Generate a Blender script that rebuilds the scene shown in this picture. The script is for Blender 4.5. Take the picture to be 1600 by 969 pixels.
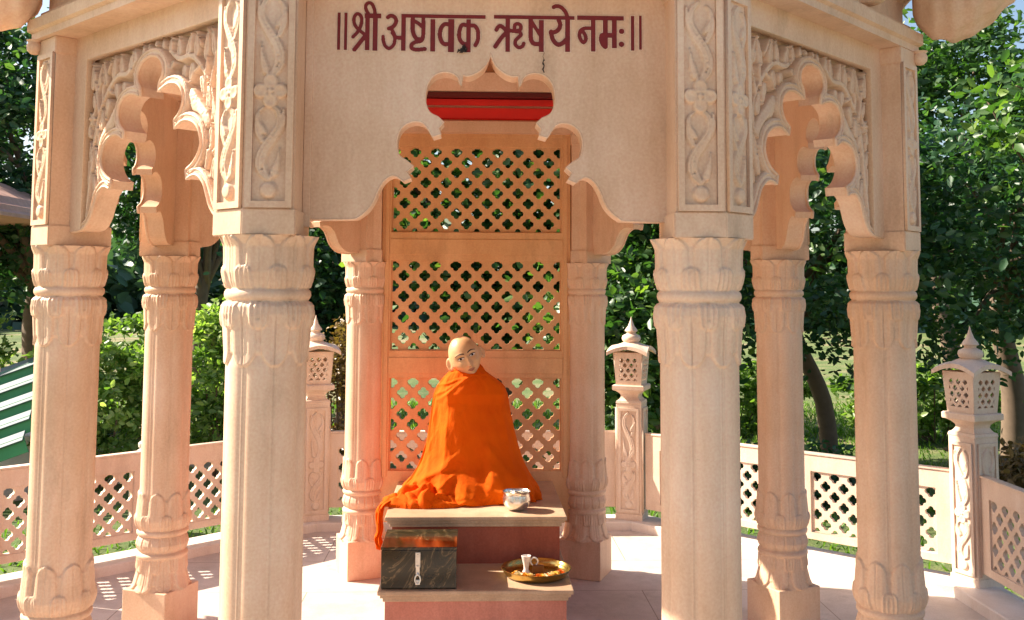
import bpy, bmesh, math, random
import numpy as np
from mathutils import Vector, Matrix
from math import radians as RAD, pi, sin, cos, tan, atan2, sqrt
random.seed(7); RNG = np.random.default_rng(7)
for o in list(bpy.data.objects): bpy.data.objects.remove(o)
scene = bpy.context.scene
COL = scene.collection

# ------------------------------------------------------------------ camera, sky, sun, exposure
cd = bpy.data.cameras.new('Camera'); cam = bpy.data.objects.new('Camera', cd); COL.objects.link(cam)
yaw, pitch, roll = 0.03814, 0.0786, 0.00535
fw = Vector((sin(yaw)*cos(pitch), cos(yaw)*cos(pitch), sin(pitch)))
rt = Vector((cos(yaw), -sin(yaw), 0)); up = rt.cross(fw)
r2 = rt*cos(roll)+up*sin(roll); u2 = -rt*sin(roll)+up*cos(roll)
M = Matrix((( r2.x, u2.x, -fw.x, -0.0291), (r2.y, u2.y, -fw.y, -4.4006), (r2.z, u2.z, -fw.z, 1.6338), (0,0,0,1)))
cam.matrix_world = M
cd.sensor_width = 36; cd.sensor_fit = 'HORIZONTAL'
cd.lens = 36*1584.6/1600
cd.shift_y = -(484.5-323.07)/1600
cd.clip_start = .05; cd.clip_end = 3000
scene.camera = cam
SUN_EL, SUN_AZ = RAD(37), atan2(-.95, .30)      # azimuth from +Y towards +X
w = bpy.data.worlds.new('World'); scene.world = w; w.use_nodes = True
nt = w.node_tree; bg = nt.nodes['Background']
sky = nt.nodes.new('ShaderNodeTexSky'); sky.sky_type = 'NISHITA'; sky.sun_disc = False
sky.sun_elevation = SUN_EL; sky.sun_rotation = SUN_AZ; sky.air_density = 1.0; sky.dust_density = 2.0; sky.ozone_density = .8
nt.links.new(sky.outputs[0], bg.inputs[0]); bg.inputs[1].default_value = .078
sl = bpy.data.lights.new('Sun', 'SUN'); sl.energy = 5.0; sl.angle = RAD(.5); sl.color = (1, .90, .75)
so = bpy.data.objects.new('Sun', sl); COL.objects.link(so)
tos = Vector((sin(SUN_AZ)*cos(SUN_EL), cos(SUN_AZ)*cos(SUN_EL), sin(SUN_EL)))
so.rotation_euler = tos.to_track_quat('Z', 'Y').to_euler(); so.location = tos*30
vs = scene.view_settings
vs.view_transform = 'Standard'; vs.look = 'None'; vs.gamma = 1; vs.exposure = 1.44; vs.use_curve_mapping = False
scene.cycles.max_bounces = 8; scene.cycles.diffuse_bounces = 5; scene.cycles.transparent_max_bounces = 6

# ------------------------------------------------------------------ materials
def hexmix(nt, fac, a, b, kind='MIX'):
    n = nt.nodes.new('ShaderNodeMix'); n.data_type = 'RGBA'; n.blend_type = kind
    for s, v in ((n.inputs[0], fac), (n.inputs[6], a), (n.inputs[7], b)):
        if hasattr(v, 'links') or isinstance(v, bpy.types.NodeSocket): nt.links.new(v, s)
        elif isinstance(v, (int, float)): s.default_value = v
        else: s.default_value = (*v, 1)
    return n.outputs[2]
def ramp(nt, src, stops):
    n = nt.nodes.new('ShaderNodeValToRGB'); nt.links.new(src, n.inputs[0])
    e = n.color_ramp.elements
    while len(e) < len(stops): e.new(.5)
    for i, (p, c) in enumerate(stops):
        e[i].position = p; e[i].color = (*c, 1) if not isinstance(c, (int, float)) else (c, c, c, 1)
    return n.outputs[0]
def noise(nt, scale, detail=4, rough=.55, vec=None, dist=0, stretch=None, rot=None):
    n = nt.nodes.new('ShaderNodeTexNoise'); n.inputs['Scale'].default_value = scale
    n.inputs['Detail'].default_value = detail; n.inputs['Roughness'].default_value = rough; n.inputs['Distortion'].default_value = dist
    if vec is None: vec = nt.nodes.new('ShaderNodeNewGeometry').outputs['Position']
    if stretch:
        m = nt.nodes.new('ShaderNodeMapping'); m.inputs['Scale'].default_value = stretch if not rot else tuple(1/q for q in stretch)
        if rot: m.vector_type = 'TEXTURE'; m.inputs['Rotation'].default_value = rot
        nt.links.new(vec, m.inputs[0]); vec = m.outputs[0]
    nt.links.new(vec, n.inputs['Vector'])
    return n.outputs[0]
def newmat(name):
    m = bpy.data.materials.new(name); m.use_nodes = True
    return m, m.node_tree, m.node_tree.nodes['Principled BSDF']
def bump(nt, b, src, strength, dist=.01, normal=None):
    n = nt.nodes.new('ShaderNodeBump'); n.inputs['Strength'].default_value = strength; n.inputs['Distance'].default_value = dist
    nt.links.new(src, n.inputs['Height'])
    if normal: nt.links.new(normal, n.inputs['Normal'])
    nt.links.new(n.outputs[0], b.inputs['Normal']); return n.outputs[0]
def stone(name, base, dark, light, rough=.55, bs=.25, stain=.35, spots=True):
    m, nt, b = newmat(name)
    n1 = noise(nt, 1.6, 5, .6); c = ramp(nt, n1, [(.3, dark), (.5, base), (.72, light)])
    n2 = noise(nt, 5, 7, .7, stretch=(1, 1, .35)); s = ramp(nt, n2, [(.56, 0), (.75, 1)])
    mx = nt.nodes.new('ShaderNodeMath'); mx.operation = 'MULTIPLY'; nt.links.new(s, mx.inputs[0]); mx.inputs[1].default_value = stain
    c = hexmix(nt, mx.outputs[0], c, tuple(x*.62 for x in dark))
    if spots:
        n3 = noise(nt, 26, 4, .8); s3 = ramp(nt, n3, [(.70, 0), (.76, .45)])
        c = hexmix(nt, s3, c, (.30, .19, .11))
    n7 = noise(nt, 2.2, 6, .72, stretch=(2.4, 2.4, .5)); c = hexmix(nt, ramp(nt, n7, [(.42, .0), (.68, .5)]), c, tuple(x*y for x, y in zip(dark, (.80, .74, .68))))
    n5 = noise(nt, 120, 2, .5); c = hexmix(nt, .22, c, n5, 'OVERLAY')
    nt.links.new(c, b.inputs['Base Color']); b.inputs['Roughness'].default_value = rough
    b.inputs['Specular IOR Level'].default_value = .35
    n4 = noise(nt, 90, 5, .7); n6 = noise(nt, 9, 3, .5)
    ad = nt.nodes.new('ShaderNodeMath'); ad.operation = 'MULTIPLY_ADD'; nt.links.new(n6, ad.inputs[0]); ad.inputs[1].default_value = 3
    nt.links.new(n4, ad.inputs[2])
    bump(nt, b, ad.outputs[0], bs, .0015)
    return m
MS = stone('sandstone', (.745, .495, .335), (.65, .405, .25), (.79, .565, .42), stain=.6)
MS2 = stone('warm_sandstone', (.75, .415, .195), (.67, .34, .14), (.79, .475, .25), stain=.6)
MFLOOR = stone('floor_stone', (.62, .525, .465), (.49, .41, .355), (.70, .61, .55), .5, .2, .6)
MKERB = stone('kerb_marble', (.78, .68, .61), (.70, .58, .50), (.82, .74, .67), .5, .2, .3)
MRED_LIT = stone('red_sandstone_lit', (.56, .215, .15), (.46, .15, .10), (.66, .31, .24), .6, .7, .5)  # lit copy of the red stone: lower block's stronger light is in the colour
MRED = stone('red_sandstone', (.34, .075, .036), (.27, .05, .024), (.42, .12, .07), .6, .5, .5)
MSLAB = stone('slab_stone', (.50, .34, .22), (.40, .25, .155), (.60, .43, .29), .4, .25, .5)
MRAIL = stone('rail_stone', (.75, .58, .46), (.67, .49, .37), (.79, .65, .54), .55, .3, .45, True)
def plain(name, col, rough=.5, metal=0, **k):
    m, nt, b = newmat(name); b.inputs['Base Color'].default_value = (*col, 1)
    b.inputs['Roughness'].default_value = rough; b.inputs['Metallic'].default_value = metal
    n = noise(nt, k.get('ns', 40), 4, .6); c = hexmix(nt, ramp(nt, n, [(.3, 0), (.7, 1)]), tuple(x*.85 for x in col), tuple(min(1, x*1.12) for x in col))
    nt.links.new(c, b.inputs['Base Color'])
    if k.get('bump'): bump(nt, b, n, k['bump'], .002)
    return m
MLET = plain('letter_paint', (.17, .003, .003), .6, ns=25)
MLETB = plain('letter_outline', (.80, .58, .42), .6)
MREDP = plain('red_paint', (.75, .016, .010), .45, ns=3)
MDRED = plain('recess_shade_red', (.12, .008, .006), .5, ns=3)
MSTEEL = plain('steel', (.74, .70, .64), .27, 1)
MBRASS = plain('brass', (.60, .43, .13), .24, 1)
MIRON = plain('hasp_metal', (.62, .58, .52), .3, 1, bump=.2)
MDARK = plain('dark_fibre', (.02, .012, .008), .8)
MWHITE = plain('white_china', (.78, .70, .64), .25)
MWOOD = plain('brown_block', (.16, .055, .012), .4)
MBARK = plain('bark', (.16, .11, .075), .9, ns=12, bump=1)
MROCK = stone('rock', (.42, .38, .34), (.3, .27, .24), (.55, .5, .45), .9, 1, .4)
MPINK = stone('pink_roof_stone', (.62, .36, .28), (.5, .27, .2), (.7, .45, .36), .6, .3, .4)
# cloth
MCLOTH, nt, b = newmat('orange_cloth')
n = noise(nt, 6, 4, .6); c = ramp(nt, n, [(.3, (.74, .098, .001)), (.7, (.84, .140, .0015))])
nt.links.new(c, b.inputs['Base Color']); b.inputs['Roughness'].default_value = .85
b.inputs['Sheen Weight'].default_value = 0; b.inputs['Specular IOR Level'].default_value = .12
wv = noise(nt, 900, 1, .5); nf = noise(nt, 26, 5, .6, dist=1.2)
ad = nt.nodes.new('ShaderNodeMath'); ad.operation = 'MULTIPLY_ADD'; nt.links.new(nf, ad.inputs[0]); ad.inputs[1].default_value = 6; nt.links.new(wv, ad.inputs[2])
bump(nt, b, ad.outputs[0], .5, .0012)
tr = nt.nodes.new('ShaderNodeBsdfTranslucent'); tr.inputs[0].default_value = (.85, .26, .003, 1)
ms = nt.nodes.new('ShaderNodeMixShader'); ms.inputs[0].default_value = .22
nt.links.new(b.outputs[0], ms.inputs[1]); nt.links.new(tr.outputs[0], ms.inputs[2])
nt.links.new(ms.outputs[0], nt.nodes['Material Output'].inputs[0])
# skin
MSKIN, nt, b = newmat('painted_skin')
n = noise(nt, 18, 4, .6); c = ramp(nt, n, [(.3, (.60, .31, .14)), (.7, (.68, .39, .20))])
nt.links.new(c, b.inputs['Base Color']); b.inputs['Roughness'].default_value = .42
b.inputs['Subsurface Weight'].default_value = .08; b.inputs['Subsurface Radius'].default_value = (.02, .008, .004)
MLIP = plain('lip_paint', (.42, .12, .07), .4); MBROW = plain('brow_paint', (.05, .022, .012), .7)
MEYE = plain('eye_white', (.72, .62, .55), .3); MIRIS = plain('iris_brown', (.03, .012, .006), .2); MLID = plain('lid_line', (.07, .03, .018), .6)
# dark marble laminate of the box
MBOX, nt, b = newmat('dark_marble')
n = noise(nt, 2.6, 7, .60, dist=1.6, stretch=(3.4, 1, .9), rot=(0, .55, 0))
c = ramp(nt, n, [(.40, (.020, .015, .005)), (.488, (.030, .022, .008)), (.50, (.17, .11, .05)), (.512, (.030, .022, .009)), (.62, (.018, .014, .006))])
n2 = noise(nt, 9, 6, .7, dist=1.5); c = hexmix(nt, ramp(nt, n2, [(.66, 0), (.74, .4)]), c, (.12, .07, .03))
nt.links.new(c, b.inputs['Base Color']); b.inputs['Roughness'].default_value = .12
# leaves
def leafmat(name, a, bcol, hi, trans=.35):
    m, nt, b = newmat(name)
    at = nt.nodes.new('ShaderNodeAttribute'); at.attribute_name = 'rnd'
    c = ramp(nt, at.outputs['Fac'], [(.0, a), (.6, bcol), (1, hi)])
    nt.links.new(c, b.inputs['Base Color']); b.inputs['Roughness'].default_value = .42
    b.inputs['Specular IOR Level'].default_value = .5
    t = nt.nodes.new('ShaderNodeBsdfTranslucent')
    t2 = hexmix(nt, 1.0, c, (1.6, 1.9, .6), 'MULTIPLY'); nt.links.new(t2, t.inputs[0])
    ms = nt.nodes.new('ShaderNodeMixShader'); ms.inputs[0].default_value = trans
    nt.links.new(b.outputs[0], ms.inputs[1]); nt.links.new(t.outputs[0], ms.inputs[2])
    nt.links.new(ms.outputs[0], nt.nodes['Material Output'].inputs[0])
    return m
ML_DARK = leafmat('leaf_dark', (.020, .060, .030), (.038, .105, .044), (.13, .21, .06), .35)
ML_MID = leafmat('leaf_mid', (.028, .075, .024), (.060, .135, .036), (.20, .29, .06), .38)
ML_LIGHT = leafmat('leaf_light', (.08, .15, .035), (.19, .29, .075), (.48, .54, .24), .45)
ML_FAR = leafmat('leaf_far_hazed', (.05, .10, .07), (.08, .15, .10), (.13, .21, .13), .2)  # distance haze is put into this bluish leaf colour
ML_GRASS = leafmat('grass_blade', (.07, .15, .02), (.13, .24, .03), (.26, .34, .07), .4)
ML_DRY = leafmat('leaf_dry', (.16, .09, .03), (.22, .13, .05), (.30, .2, .09), .2)
MGROUND, nt, b = newmat('lawn_ground')
n1 = noise(nt, .35, 6, .6); n2 = noise(nt, 3, 6, .7)
c = ramp(nt, n1, [(.35, (.06, .11, .022)), (.5, (.10, .16, .035)), (.62, (.30, .24, .13))])
c = hexmix(nt, ramp(nt, n2, [(.4, 0), (.7, .5)]), c, (.20, .17, .07))
nt.links.new(c, b.inputs['Base Color']); b.inputs['Roughness'].default_value = .95
bump(nt, b, noise(nt, 14, 6, .7), .8, .05)

# ------------------------------------------------------------------ helpers
def setp(o, label=None, cat=None, group=None, kind=None):
    if label: o['label'] = label
    if cat: o['category'] = cat
    if group: o['group'] = group
    if kind: o['kind'] = kind
    return o
def empty(name, loc=(0, 0, 0), **k):
    o = bpy.data.objects.new(name, None); COL.objects.link(o); o.location = loc; o.empty_display_size = .1
    return setp(o, **k)
def link(name, me, mat=None, parent=None, mw=None, smooth=False, **k):
    if mat and not me.materials: me.materials.append(mat)
    if smooth and len(me.polygons): me.polygons.foreach_set('use_smooth', [True]*len(me.polygons))
    o = bpy.data.objects.new(name, me); COL.objects.link(o)
    if parent: o.parent = parent
    if mw is not None: o.matrix_local = mw
    return setp(o, **k)
def pymesh(name, v, f):
    me = bpy.data.meshes.new(name)
    me.from_pydata([tuple(map(float, p)) for p in v], [], [tuple(map(int, q)) for q in f]); me.update(); return me
def npmesh(name, V, F):                              # V (n,3); F (m,k) all the same k
    me = bpy.data.meshes.new(name); V = np.asarray(V, np.float32); F = np.asarray(F, np.int32); k = F.shape[1]
    me.vertices.add(len(V)); me.vertices.foreach_set('co', V.ravel())
    me.loops.add(F.size); me.loops.foreach_set('vertex_index', F.ravel())
    me.polygons.add(len(F)); me.polygons.foreach_set('loop_start', np.arange(0, F.size, k, dtype=np.int32))
    me.update(calc_edges=True); me.validate(); return me
class MB:
    def __init__(s): s.bm = bmesh.new()
    def box(s, x0, x1, y0, y1, z0, z1, bev=0, mat=None):
        r = bmesh.ops.create_cube(s.bm, size=1)
        for v in r['verts']:
            v.co = Vector(((x0+x1)/2+v.co.x*(x1-x0), (y0+y1)/2+v.co.y*(y1-y0), (z0+z1)/2+v.co.z*(z1-z0)))
            if mat is not None: v.co = mat @ v.co
        if bev:
            es = {e for v in r['verts'] for e in v.link_edges}
            bmesh.ops.bevel(s.bm, geom=list(es), offset=bev, segments=2, affect='EDGES', profile=.5)
        return s
    def prism(s, poly, z0, z1, bev=0, top=None):
        n = len(poly); top = top or poly
        a = [s.bm.verts.new((p[0], p[1], z0)) for p in poly]; b = [s.bm.verts.new((p[0], p[1], z1)) for p in top]
        fs = [s.bm.faces.new(a[::-1]), s.bm.faces.new(b)]
        for i in range(n): fs.append(s.bm.faces.new((a[i], a[(i+1) % n], b[(i+1) % n], b[i])))
        if bev: bmesh.ops.bevel(s.bm, geom=list({e for f in fs for e in f.edges}), offset=bev, segments=2, affect='EDGES')
        return s
    def lathe(s, prof, seg=32, c=(0, 0, 0), phase=0, closed=True):
        rings = []
        for r, z in prof:
            rings.append([s.bm.verts.new((c[0]+max(r, 1e-4)*cos(phase+2*pi*i/seg), c[1]+max(r, 1e-4)*sin(phase+2*pi*i/seg), c[2]+z)) for i in range(seg)])
        for A, B in zip(rings, rings[1:]):
            for i in range(seg): s.bm.faces.new((A[i], A[(i+1) % seg], B[(i+1) % seg], B[i]))
        if closed:
            s.bm.faces.new(rings[0][::-1]); s.bm.faces.new(rings[-1])
        return s
    def tube(s, pts, rad, seg=8, close=False):
        P = [Vector(p) for p in pts]; n = len(P); R = rad if hasattr(rad, '__len__') else [rad]*n
        rings = []; prev = None
        for i in range(n):
            t = (P[min(i+1, n-1)]-P[max(i-1, 0)]) if not close else (P[(i+1) % n]-P[i-1])
            t.normalize()
            a = prev if prev is not None else (Vector((0, 0, 1)) if abs(t.z) < .9 else Vector((1, 0, 0)))
            a = (a-t*a.dot(t)); a.normalize(); prev = a; b = t.cross(a)
            rings.append([s.bm.verts.new(P[i]+(a*cos(2*pi*k/seg)+b*sin(2*pi*k/seg))*R[i]) for k in range(seg)])
        pairs = list(zip(rings, rings[1:])) + ([(rings[-1], rings[0])] if close else [])
        for A, B in pairs:
            for k in range(seg): s.bm.faces.new((A[k], A[(k+1) % seg], B[(k+1) % seg], B[k]))
        if not close: s.bm.faces.new(rings[0][::-1]); s.bm.faces.new(rings[-1])
        return s
    def mesh(s, name):
        bmesh.ops.recalc_face_normals(s.bm, faces=s.bm.faces)
        me = bpy.data.meshes.new(name); s.bm.to_mesh(me); s.bm.free(); return me
def autosmooth(me, deg=35):
    bm = bmesh.new(); bm.from_mesh(me)
    for f in bm.faces: f.smooth = True
    for e in bm.edges:
        if len(e.link_faces) == 2 and e.calc_face_angle(0) > RAD(deg): e.smooth = False
    bm.to_mesh(me); bm.free(); return me
def smoothpts(P, k=6, closed=False):                 # Catmull-Rom
    P = [np.array(p, float) for p in P]; out = []; n = len(P)
    for i in range(n if closed else n-1):
        g = (lambda j: P[j % n]) if closed else (lambda j: P[min(max(j, 0), n-1)])
        p0, p1, p2, p3 = g(i-1), g(i), g(i+1), g(i+2)
        for q in range(k):
            t = q/k; out.append(.5*((2*p1)+(-p0+p2)*t+(2*p0-5*p1+4*p2-p3)*t*t+(-p0+3*p1-3*p2+p3)*t**3))
    if not closed: out.append(P[-1])
    return out
def plate(name, polys, n0, n1, bev=0):               # filled 2D outline(s) with holes, local (t, z), thickness along local Z
    cu = bpy.data.curves.new(name, 'CURVE'); cu.dimensions = '2D'; cu.fill_mode = 'BOTH'
    cu.extrude = (n1-n0)/2-bev; cu.bevel_depth = bev; cu.bevel_resolution = 1
    if bev: cu.offset = -bev
    for P in polys:
        sp = cu.splines.new('POLY'); sp.points.add(len(P)-1); sp.use_cyclic_u = True
        for i, p in enumerate(P): sp.points[i].co = (p[0], p[1], 0, 1)
    ob = bpy.data.objects.new(name, cu); COL.objects.link(ob)
    dg = bpy.context.evaluated_depsgraph_get(); me = bpy.data.meshes.new_from_object(ob.evaluated_get(dg))
    bpy.data.objects.remove(ob); bpy.data.curves.remove(cu)
    me.transform(Matrix.Translation((0, 0, (n0+n1)/2))); me.name = name; me.materials.clear(); return me
def clip(poly, x0, x1, y0, y1):
    def half(P, ax, v, keep_less):
        out = []
        for i in range(len(P)):
            a, b = P[i-1], P[i]; ia = (a[ax] <= v) == keep_less; ib = (b[ax] <= v) == keep_less
            if ia != ib:
                t = (v-a[ax])/(b[ax]-a[ax]); out.append((a[0]+t*(b[0]-a[0]), a[1]+t*(b[1]-a[1])))
            if ib: out.append(b)
        return out
    for ax, v, k in ((0, x0, False), (0, x1, True), (1, y0, False), (1, y1, True)):
        if not poly: return []
        poly = half(poly, ax, v, k)
    return poly
def area(P): return abs(sum(P[i-1][0]*P[i][1]-P[i][0]*P[i-1][1] for i in range(len(P))))/2
def quatre(cx, cy, d, rc, n=28):
    out = []
    for i in range(n):
        a = 2*pi*(i+.5)/n; f = (a+pi/4) % (pi/2)-pi/4
        r = d*cos(f)+sqrt(max(rc*rc-(d*sin(f))**2, 0)); out.append((cx+r*cos(a), cy+r*sin(a)))
    return out
def jali(name, t0, t1, z0, z1, n0, n1, dx=.12, dy=.06, d=.0168, rc=.0162, margin=.0):
    m = .004; polys = [[(t0-.01, z0-.01), (t1+.01, z0-.01), (t1+.01, z1+.01), (t0-.01, z1+.01)]]
    cx = (t0+t1)/2; nr = int((z1-z0)/dy)+2
    for j in range(-1, nr):
        zc = z1-dy*.45-j*dy
        for i in range(-12, 13):
            xc = cx+i*dx+(dx/2 if j % 2 else 0)
            q = clip(quatre(xc, zc, d, rc), t0+m, t1-m, z0+m, z1-m)
            if len(q) > 3 and area(q) > 2.5e-4: polys.append(q)
    return plate(name, polys, n0, n1)
# ---- carved relief height fields
class Relief:
    def __init__(s, x0, x1, z0, z1, step):
        s.xs = np.arange(x0, x1+step/2, step); s.zs = np.arange(z0, z1+step/2, step)
        s.X, s.Z = np.meshgrid(s.xs, s.zs); s.H = np.zeros_like(s.X); s.M = np.ones_like(s.X, bool)
    def _put(s, ix, h): s.H[ix] = np.maximum(s.H[ix], h)
    def stroke(s, pts, w, h, k=5, taper=True, groove=0):
        P = np.array(smoothpts(pts, k)); n = len(P)
        W = np.interp(np.linspace(0, 1, n), np.linspace(0, 1, len(w)), w) if hasattr(w, '__len__') else np.full(n, w)
        wm = W.max(); j0, j1 = np.searchsorted(s.zs, [P[:, 1].min()-wm, P[:, 1].max()+wm]); i0, i1 = np.searchsorted(s.xs, [P[:, 0].min()-wm, P[:, 0].max()+wm])
        if j1 <= j0 or i1 <= i0: return
        X = s.X[j0:j1, i0:i1]; Z = s.Z[j0:j1, i0:i1]; best = np.full(X.shape, -9.)
        for a in range(n-1):
            p, q = P[a], P[a+1]; d = q-p; L = d@d+1e-12
            t = np.clip(((X-p[0])*d[0]+(Z-p[1])*d[1])/L, 0, 1)
            dist = np.hypot(X-p[0]-t*d[0], Z-p[1]-t*d[1]); best = np.maximum(best, 1-dist/(W[a]*(1-t)+W[a+1]*t+1e-9))
        hh = h*np.clip(best*6, 0, 1)**.5*(.8+.2*np.clip(best, 0, 1))
        if groove: hh = hh-groove*np.exp(-((best-1)/.22)**2)*(best > 0)
        s._put((slice(j0, j1), slice(i0, i1)), np.where(best > 0, hh, 0))
    def leaf(s, x, z, ang, L, wd, h, groove=.25, flat=5.0, moat=0):
        ca, sa = cos(ang), sin(ang); u = (s.X-x)*ca+(s.Z-z)*sa; v = -(s.X-x)*sa+(s.Z-z)*ca
        tt = np.clip(u/L, 0, 1); half = wd*np.sin(pi*tt**.62)**.85*(1-.22*tt)+1e-6
        e = np.where((u > 0) & (u < L), 1-np.abs(v)/half, -1)
        hh = h*np.clip(e*flat, 0, 1)**.6*(1-groove*np.exp(-(v/(.12*wd+1e-6))**2)*(tt < .85))*(.82+.18*np.clip(e, 0, 1))
        if moat:
            t2 = np.clip((u+.002)/(L+.007), 0, 1); h2 = wd*np.sin(pi*t2**.62)**.85*(1-.22*t2)+moat
            s.H = np.where((u > .012) & (u < L+.006) & (np.abs(v) < h2), s.H*.25, s.H)
        s.H = np.maximum(s.H, np.where(e > 0, hh, 0))
    def disc(s, x, z, r, h, dome=.5):
        d = np.hypot(s.X-x, s.Z-z)/r
        s.H = np.maximum(s.H, np.where(d < 1, h*np.clip((1-d)*4, 0, 1)**.6*(1-dome*.3*d*d), 0))
    def flower(s, x, z, r, h):
        for k in range(4):
            a = k*pi/2; px, pz = x+cos(a)*r*.58, z+sin(a)*r*.58
            dd = np.hypot((s.X-px), (s.Z-pz))/(r*.47)
            s.H = np.maximum(s.H, np.where(dd < 1, h*np.clip((1-dd)*5, 0, 1)**.6*(1-.35*(1-dd)), 0))
        s.disc(x, z, r*.2, h*1.1)
    def mesh(s, name, n0, keep=None):
        ny, nx = s.X.shape; V = np.stack([s.X, s.Z, n0+s.H], -1).reshape(-1, 3)
        I = np.arange(ny*nx).reshape(ny, nx); F = np.stack([I[:-1, :-1], I[:-1, 1:], I[1:, 1:], I[1:, :-1]], -1)
        ok = s.M[:-1, :-1] & s.M[:-1, 1:] & s.M[1:, 1:] & s.M[1:, :-1]
        F = F[ok]; u, inv = np.unique(F, return_inverse=True); me = npmesh(name, V[u], inv.reshape(F.shape)); return me
def inpoly(X, Z, P):
    c = np.zeros(X.shape, bool)
    for i in range(len(P)):
        (x1, y1), (x2, y2) = P[i-1], P[i]
        if y1 == y2: continue
        c ^= ((y1 > Z) != (y2 > Z)) & (X < (x2-x1)*(Z-y1)/(y2-y1)+x1)
    return c
def dist_poly(X, Z, P):
    D = np.full(X.shape, 9.)
    for a, b in zip(P, P[1:]):
        d = (b[0]-a[0], b[1]-a[1]); L = d[0]**2+d[1]**2+1e-12; t = np.clip(((X-a[0])*d[0]+(Z-a[1])*d[1])/L, 0, 1)
        D = np.minimum(D, np.hypot(X-a[0]-t*d[0], Z-a[1]-t*d[1]))
    return D

# ------------------------------------------------------------------ geometry of the octagon
VX = {'fL': (-.606, -1.505), 'fR': (.619, -1.505), 'sL': (-1.50, -.625), 'sR': (1.504, -.650), 'tL': (-1.4975, .606), 'tR': (1.4875, .594), 'bL': (-.644, 1.544), 'bR': (.6275, 1.519)}
ORD = ['sL', 'fL', 'fR', 'sR', 'tR', 'bR', 'bL', 'tL']
def side(a, b):
    A, B = Vector(VX[a]), Vector(VX[b]); t = B-A; L = t.length; t /= L; n = Vector((t.y, -t.x)); m = (A+B)/2
    return m, t, n, L
def side_mat(a, b, ref=None):
    m, t, n, L = side(a, b); s = (L/ref) if ref else 1
    return Matrix(((t.x*s, 0, n.x, m.x), (t.y*s, 0, n.y, m.y), (0, 1, 0, 0), (0, 0, 0, 1)))
def octo(r, k0=22.5): return [(r*cos(RAD(k0+45*k)), r*sin(RAD(k0+45*k))) for k in range(8)]
def octring(prof, name):                             # closed (apothem, z) profile swept round the octagon
    V, F = [], []; n = len(prof); c = cos(RAD(22.5))
    for k in range(8):
        a = RAD(22.5+45*k)
        for r, z in prof: V.append((r/c*cos(a), r/c*sin(a), z))
    for k in range(8):
        for i in range(n):
            j = (i+1) % n; k2 = (k+1) % 8
            F.append((k*n+i, k2*n+i, k2*n+j, k*n+j))
    me = pymesh(name, V, F); bm = bmesh.new(); bm.from_mesh(me); bmesh.ops.recalc_face_normals(bm, faces=bm.faces); bm.to_mesh(me); bm.free(); return me

# ================================================================== SETTING
g = MB(); g.bm.verts.new
V = []; F = []
N = 60
xs = np.concatenate([-np.geomspace(600, 4, 30), np.linspace(-3.5, 3.5, 8), np.geomspace(4, 600, 30)])
ys = np.concatenate([-np.geomspace(100, 4, 12), np.linspace(-3.5, 3.5, 8), np.geomspace(4, 1200, 40)])
X, Y = np.meshgrid(xs, ys); R_ = np.hypot(X, Y)
Zg = -.32+np.where(R_ > 5, .05*np.sin(X*.7)*np.cos(Y*.5), 0)-np.clip((R_-8)*.01, 0, .3)
nx = len(xs); I = np.arange(X.size).reshape(X.shape)
F = np.stack([I[:-1, :-1], I[:-1, 1:], I[1:, 1:], I[1:, :-1]], -1).reshape(-1, 4)
ground = link('ground', npmesh('ground', np.stack([X, Y, Zg], -1).reshape(-1, 3), F), MGROUND, smooth=True, kind='structure')
RR = 2.8913
m = MB(); m.prism(octo(RR+.12), -.6, 0); fl = link('platform_floor', m.mesh('platform_floor'), MFLOOR, kind='structure')
# paving joints as thin dark sheets are part of the floor material
nt = MFLOOR.node_tree; b = nt.nodes['Principled BSDF']
src = b.inputs['Base Color'].links[0].from_socket
br = nt.nodes.new('ShaderNodeTexBrick'); br.inputs['Scale'].default_value = 1; br.inputs['Mortar Size'].default_value = .003
br.inputs['Brick Width'].default_value = .9; br.inputs['Row Height'].default_value = .6
nt.links.new(nt.nodes.new('ShaderNodeNewGeometry').outputs['Position'], br.inputs['Vector'])
c = hexmix(nt, br.outputs['Fac'], src, (.30, .22, .17)); nt.links.new(c, b.inputs['Base Color'])
m = MB(); m.box(-9, 9, -16, -2.98, -.5, -.30); link('bounce_forecourt', m.mesh('bounce_forecourt'), stone('grey_paving', (.36, .34, .32), (.28, .26, .25), (.44, .42, .40), .7, .4, .4), kind='structure')  # unseen paving, added to bounce fill light up onto the front
# kerb ring under the rail
ap = RR*cos(RAD(22.5))
kb = link('kerb', octring([(ap-.13, -.02), (ap-.13, .052), (ap-.124, .058), (ap+.09, .058), (ap+.11, .05), (ap+.135, .05), (ap+.135, -.5), (ap+.06, -.5)], 'kerb'), MKERB, kind='structure')

# ================================================================== PAVILION
PAV = empty('pavilion', label='open octagonal pink sandstone pavilion with cusped arches, carved columns and red lettering', cat='pavilion')
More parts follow.
